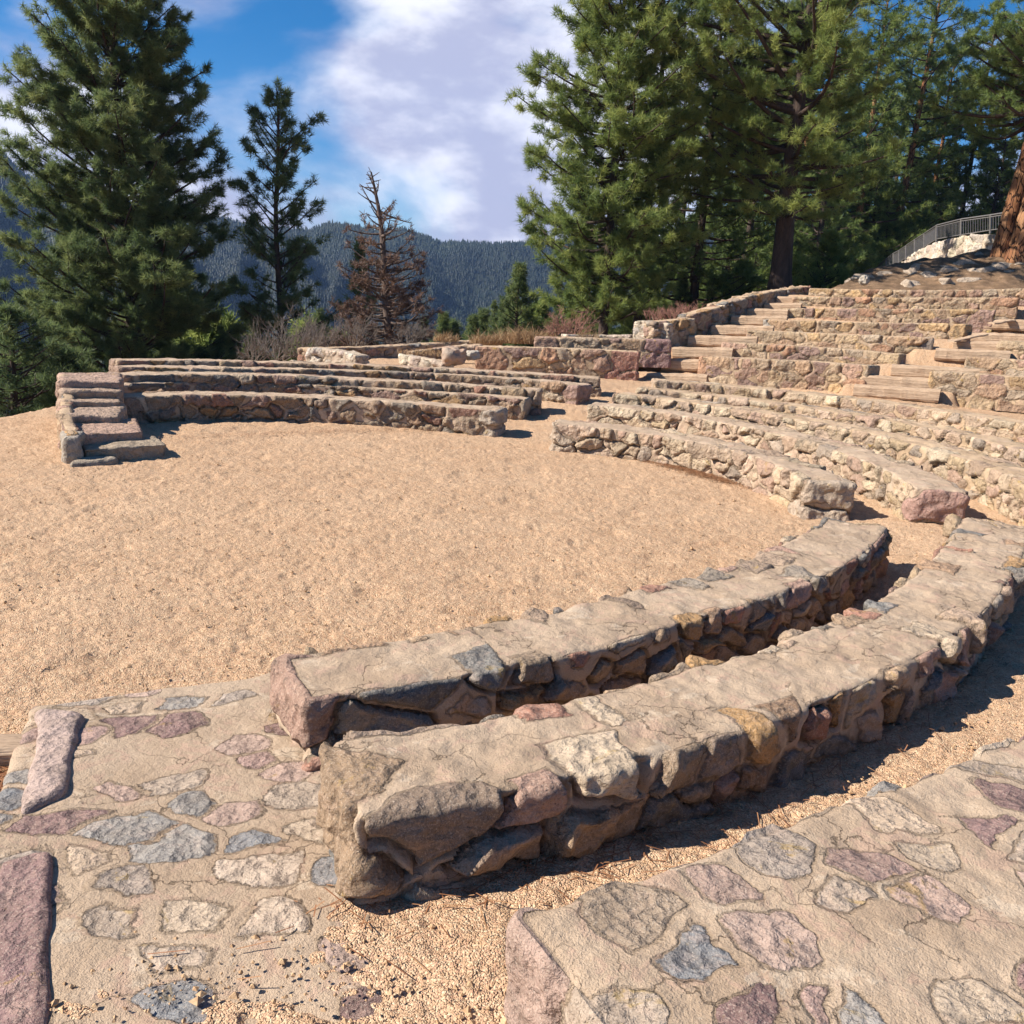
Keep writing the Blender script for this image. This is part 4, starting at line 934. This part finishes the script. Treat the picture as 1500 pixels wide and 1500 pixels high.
M_grn = mat_needles('low_green_leaves', (.06, .07, .02), (.14, .13, .03), (.24, .20, .06))
grass_clump('small yellow shrub against the left side of the far staircase', at_y(85, 628, 13.6), .26, .22, 260, 960, M_yel, 'low_shrub', 'low shrubs at the gravel edge')
grass_clump('low yellow-green plant at the left edge of the gravel', at_y(8, 640, 13.7), .22, .35, 320, 961, M_grn, 'low_shrub', 'low shrubs at the gravel edge')
bedg = grass_clump('dry dull grass filling the stone-edged bed beside the round boulder', at_y(650, 520, 22.2), .16, 1.2, 700, 962, M_grass, 'bed_grass')
bedg['kind'] = 'stuff'; del bedg['group']

# fallen needles and crumbs on the gravel
def litter(name, label, cat, spots, n, ln, wd, seed, mat):
    rng = np.random.default_rng(seed); P = []
    for (x, y, sx, sy, ang), k in spots:
        u = rng.normal(0, 1, (k, 2))*[sx, sy]; ca, sa = math.cos(ang), math.sin(ang)
        P.append(np.stack([x+u[:, 0]*ca-u[:, 1]*sa, y+u[:, 0]*sa+u[:, 1]*ca], -1))
    P = np.concatenate(P); n = len(P); z = zg(P[:, 0], P[:, 1])+.012+rng.random(n)*.015
    a = rng.uniform(0, 6.28, n); L = ln*rng.uniform(.5, 1.2, n)/2
    d = np.stack([np.cos(a)*L, np.sin(a)*L, rng.normal(0, .006, n)], -1); s = np.stack([-np.sin(a)*wd, np.cos(a)*wd, 0*a], -1)
    c = np.c_[P, z]; V = np.stack([c-d-s, c-d+s, c+d+s, c+d-s], 1).reshape(-1, 3)
    o = mesh_np(name, V, np.arange(len(V)).reshape(-1, 4), mat, None, False, {'tint': ('FLOAT', np.repeat(rng.random(n), 4))})
    o['kind'] = 'stuff'; return tag(o, label, cat)
def along(pxs, z, sx, sy, k):
    r = []
    for (x0, y0), (x1, y1) in zip(pxs[:-1], pxs[1:]):
        a, b = at_z(x0, y0, z), at_z(x1, y1, z); m = (a+b)/2; r.append(((m[0], m[1], np.linalg.norm(b-a)*.4+sx, sy, math.atan2(b[1]-a[1], b[0]-a[0])), k))
    return r
litter('pine_needle_litter', 'rust brown fallen pine needles along the foot of the middle front bench', 'pine needles', along([(885, 662), (950, 674), (1010, 690), (1075, 708)], 0, .1, .10, 1500)
       + along([(300, 640), (480, 632), (640, 630)], 0, .2, .10, 350) + along([(420, 1000), (700, 935), (1000, 868)], 0, .3, .25, 60) + [((-2.5, 8.5, 3.0, 2.4, 0), 500)] + along([(700, 1292), (900, 1240), (1200, 1110), (1400, 1005)], .1, .2, .12, 260) + along([(1000, 950), (1200, 870), (1290, 810)], .05, .15, .12, 150) + [((5.5, 20.5, 3, .7, -.4), 900), ((12.5, 31.6, 3.0, .6, 0), 900)] + along([(-40, 1130), (35, 1150)], .05, .1, .09, 900) + along([(-20, 1180), (10, 1215)], .05, .1, .1, 700), 0, .09, .0022, 970, M_litter)
M_clod = mat_simple('gravel_crumbs', (.36, .22, .12), (.50, .34, .20), 30, .004)
def crumbs():
    rng = np.random.default_rng(7); n = 9000
    # scattered over the arena and the lanes, denser close to the camera
    a = rng.uniform(R_(-40), R_(40), n); r = 1.6*np.exp(rng.random(n)*math.log(14/1.6)); X, Y = r*np.sin(a), r*np.cos(a); Z = zg(X, Y)
    sz = rng.lognormal(math.log(.0065), .42, n)
    base = np.array([(1, 0, 0), (-1, 0, 0), (0, 1, 0), (0, -1, 0), (0, 0, 1), (0, 0, -1)], float)
    fc = np.array([(0, 2, 4), (2, 1, 4), (1, 3, 4), (3, 0, 4), (2, 0, 5), (1, 2, 5), (3, 1, 5), (0, 3, 5)])
    V = base[None]*rng.uniform(.6, 1.3, (n, 6, 1))*sz[:, None, None]; V[..., 2] *= .8
    ph = rng.uniform(0, 6.28, n); c, s = np.cos(ph)[:, None], np.sin(ph)[:, None]
    V = np.stack([V[..., 0]*c-V[..., 1]*s, V[..., 0]*s+V[..., 1]*c, V[..., 2]], -1)+np.stack([X, Y, Z+.004], -1)[:, None]
    F = (fc[None]+np.arange(n)[:, None, None]*6).reshape(-1, 3)
    o = mesh_np('gravel_crumbs', V.reshape(-1, 3), F, M_clod, None, False); o['kind'] = 'stuff'; tag(o, 'loose crumbs of decomposed granite scattered over the arena gravel', 'gravel')
crumbs()

# ------------------------------------------------------------------ mountains and far forest
sky_px = [(-900, 170), (-400, 185), (-200, 195), (0, 222), (17, 238), (40, 258), (80, 275), (150, 290), (240, 305), (283, 316), (320, 320), (400, 335), (457, 336), (487, 326), (510, 330), (550, 337), (600, 337), (627, 348), (647, 357), (680, 355), (720, 358), (783, 357), (900, 352), (1100, 338), (1500, 300), (2400, 260)]
azs, els = [], []
for x, y in sky_px:
    d = ray(x, y); azs.append(math.atan2(d[0], d[1])); els.append(d[2]/math.hypot(d[0], d[1]))
azs, els = np.array(azs), np.array(els)
D0 = 1250.0
def hill_z(az, r):
    zs = CAMH+np.interp(az, azs, els)*D0
    t = np.clip((r-230)/(D0-230), 0, 1)
    x, y = r*np.sin(az), r*np.cos(az)
    z = -75+(zs+75)*(.30*t+.70*t**1.7)
    sp = fbm(x*.0042, y*.0042, 0*x, 55, 4)
    gul = -np.abs(fbm(az*14+3, r*.0016, 0*x, 63, 3))*42+12
    z = z+gul*np.sin(np.pi*t)
    z = z+sp*34*np.sin(np.pi*np.clip(t, 0, 1))**1.0
    # nearer spur on the right, greener
    z = z+38*np.exp(-((az-R_(3))/R_(9))**2)*np.exp(-((r-640)/190)**2)
    z = z-np.maximum(0, r-D0)*.35
    return z
def build_hills():
    az = np.linspace(R_(-62), R_(62), 420); r = np.geomspace(160, 2100, 150)
    A, Q = np.meshgrid(az, r); Z = hill_z(A, Q)
    V = np.stack([Q*np.sin(A), Q*np.cos(A), Z], -1).reshape(-1, 3); n = len(az)
    i = np.arange(len(r)-1)[:, None]*n; j = np.arange(n-1)[None]
    F = np.stack([i+j+n, i+j+n+1, i+j+1, i+j], -1).reshape(-1, 4)[:, ::-1]
    o = mesh_np('hills', V, F[:, ::-1], M_hill); o['kind'] = 'structure'
    rng = np.random.default_rng(9); N = 120000
    a = rng.uniform(R_(-37), R_(16), N); q = 170*(1330/170)**(rng.random(N)**.62); 
    x, y = q*np.sin(a), q*np.cos(a)
    dn = fbm(x*.008, y*.008, 0*x, 71, 3)
    ok = q > 0; a, q, x, y = a[ok], q[ok], x[ok], y[ok]; N = len(a)
    z = hill_z(a, q)-.6
    H = rng.uniform(2.4, 5.0, N)*np.clip(.8+q/1800, .8, 1.4); Rr = H*rng.uniform(.22, .34, N)
    k = 6; ph = np.arange(k)*2*math.pi/k
    vs, fs = [], []
    tiers = [(.08, .62, 1.0), (.42, 1.0, .62)]
    for ti, (h0, h1, rs) in enumerate(tiers):
        jit = rng.uniform(.55, 1.25, (N, k)); off = rng.uniform(0, 6.28, (N, 1))
        ring = np.stack([x[:, None]+np.cos(ph+off)*Rr[:, None]*rs*jit, y[:, None]+np.sin(ph+off)*Rr[:, None]*rs*jit, z[:, None]+H[:, None]*(h0+rng.uniform(-.05, .07, (N, k)))], -1)
        apex = np.stack([x, y, z+H*h1], -1)[:, None]
        vs.append(np.concatenate([ring, apex], 1))
        b0 = (np.arange(N)*(k+1)*2+ti*(k+1))[:, None]; j = np.arange(k)
        fs.append(np.stack([b0+j[None], b0+((j+1) % k)[None], np.broadcast_to(b0+k, (N, k))], -1))
    V = np.stack(vs, 1).reshape(-1, 3); F = np.concatenate(fs, 1).reshape(-1, 3)
    tint = np.clip(.38+.17*rng.normal(size=N)+.55*fbm(x*.005, y*.005, 0*x, 91, 3), 0, 1)
    o = mesh_np('far_forest', V, F, M_far, None, True, {'tint': ('FLOAT', np.repeat(tint, (k+1)*2))}); o['kind'] = 'stuff'
    tag(o, 'dark conifer forest covering the far mountainside', 'forest')
build_hills()

# ------------------------------------------------------------------ haze
def haze():
    x0, x1, y0, y1, z0, z1 = -1900, 1900, -400, 2150, -420, 420
    V = np.array([(x, y, z) for x in (x0, x1) for y in (y0, y1) for z in (z0, z1)], float)
    F = np.array([(0, 1, 3, 2), (4, 6, 7, 5), (0, 4, 5, 1), (2, 3, 7, 6), (0, 2, 6, 4), (1, 5, 7, 3)])
    m = bpy.data.materials.new('haze'); m.use_nodes = True; t = m.node_tree; t.nodes.clear()
    o = t.nodes.new('ShaderNodeOutputMaterial'); v = t.nodes.new('ShaderNodeVolumePrincipled')
    v.inputs['Color'].default_value = (.34, .55, 1, 1); v.inputs['Density'].default_value = HAZE; v.inputs['Anisotropy'].default_value = .0
    t.links.new(v.outputs[0], o.inputs['Volume'])
    b = mesh_np('haze', V, F, m, None, False); b['kind'] = 'stuff'; tag(b, 'thin bluish mountain air', 'haze')
HAZE = .00012
haze()

# ------------------------------------------------------------------ light
ELEV, AZ = 39.0, 188.0     # sun elevation; direction the sun stands in, degrees counter-clockwise from +x
sd = Vector((math.cos(R_(AZ))*math.cos(R_(ELEV)), math.sin(R_(AZ))*math.cos(R_(ELEV)), math.sin(R_(ELEV))))
sun = bpy.data.objects.new('sun', bpy.data.lights.new('sun', 'SUN')); COL.objects.link(sun)
sun.data.energy = 5.0; sun.data.angle = R_(.53); sun.data.color = (1.0, .93, .82)
sun.rotation_euler = (-sd).to_track_quat('-Z', 'Y').to_euler()
w = bpy.data.worlds.new('World'); sc.world = w; w.use_nodes = True
t = w.node_tree; t.nodes.clear()
def N(typ, **kw):
    o = t.nodes.new(typ)
    for k, v in kw.items(): setattr(o, k, v)
    return o
wo = N('ShaderNodeOutputWorld'); bg = N('ShaderNodeBackground'); sky = N('ShaderNodeTexSky', sky_type='NISHITA')
sky.sun_disc = False; sky.sun_elevation = R_(ELEV); sky.sun_rotation = R_(90-AZ); sky.altitude = 2200; sky.ozone_density = 2.5; sky.air_density = 1.0; sky.dust_density = .3
bg.inputs[1].default_value = .066
tc = N('ShaderNodeTexCoord'); mp = N('ShaderNodeMapping'); mp.inputs['Scale'].default_value = (1, 1, 2.1); mp.inputs['Location'].default_value = (-1.2, .7, .1)
t.links.new(tc.outputs['Generated'], mp.inputs['Vector'])
n1 = N('ShaderNodeTexNoise'); n1.inputs['Scale'].default_value = 2.6; n1.inputs['Detail'].default_value = 9; n1.inputs['Roughness'].default_value = .52; n1.inputs['Distortion'].default_value = .35
n2 = N('ShaderNodeTexNoise'); n2.inputs['Scale'].default_value = 7.5; n2.inputs['Detail'].default_value = 11; n2.inputs['Roughness'].default_value = .55
t.links.new(mp.outputs[0], n1.inputs['Vector']); t.links.new(mp.outputs[0], n2.inputs['Vector'])
def MR(f, a, b, c=0., d=1.):
    o = N('ShaderNodeMapRange', interpolation_type='SMOOTHSTEP'); t.links.new(f, o.inputs[0])
    for i, v in zip((1, 2, 3, 4), (a, b, c, d)): o.inputs[i].default_value = v
    return o.outputs[0]
cov = MR(n1.outputs['Fac'], .40, .56)
shade = MR(n2.outputs['Fac'], .38, .64)
def MX(f, a, b):
    o = N('ShaderNodeMix', data_type='RGBA')
    for s_, v in zip((0, 6, 7), (f, a, b)):
        if isinstance(v, bpy.types.NodeSocket): t.links.new(v, o.inputs[s_])
        else: o.inputs[s_].default_value = v
    return o.outputs[2]
cl = MX(shade, (4.2, 4.35, 5.9, 1), (8.6, 8.6, 9.3, 1))
hs = N('ShaderNodeHueSaturation'); hs.inputs['Saturation'].default_value = 1.5; hs.inputs['Value'].default_value = .95
t.links.new(sky.outputs[0], hs.inputs['Color'])
sx = N('ShaderNodeSeparateXYZ'); t.links.new(tc.outputs['Generated'], sx.inputs[0])
front = MR(sx.outputs['Y'], .05, .5); low = MR(sx.outputs['Z'], .45, .75, 1., 0.)
def MU(a, b):
    o = N('ShaderNodeMath', operation='MULTIPLY'); t.links.new(a, o.inputs[0]); t.links.new(b, o.inputs[1]); return o.outputs[0]
t.links.new(MX(MU(cov, MU(front, low)), hs.outputs[0], cl), bg.inputs[0]); t.links.new(bg.outputs[0], wo.inputs[0])

vs = sc.view_settings
vs.view_transform = 'Standard'; vs.look = 'None'; vs.exposure = 1.0; vs.gamma = 1
sc.cycles.max_bounces = 6; sc.cycles.transparent_max_bounces = 8; sc.cycles.volume_bounces = 0
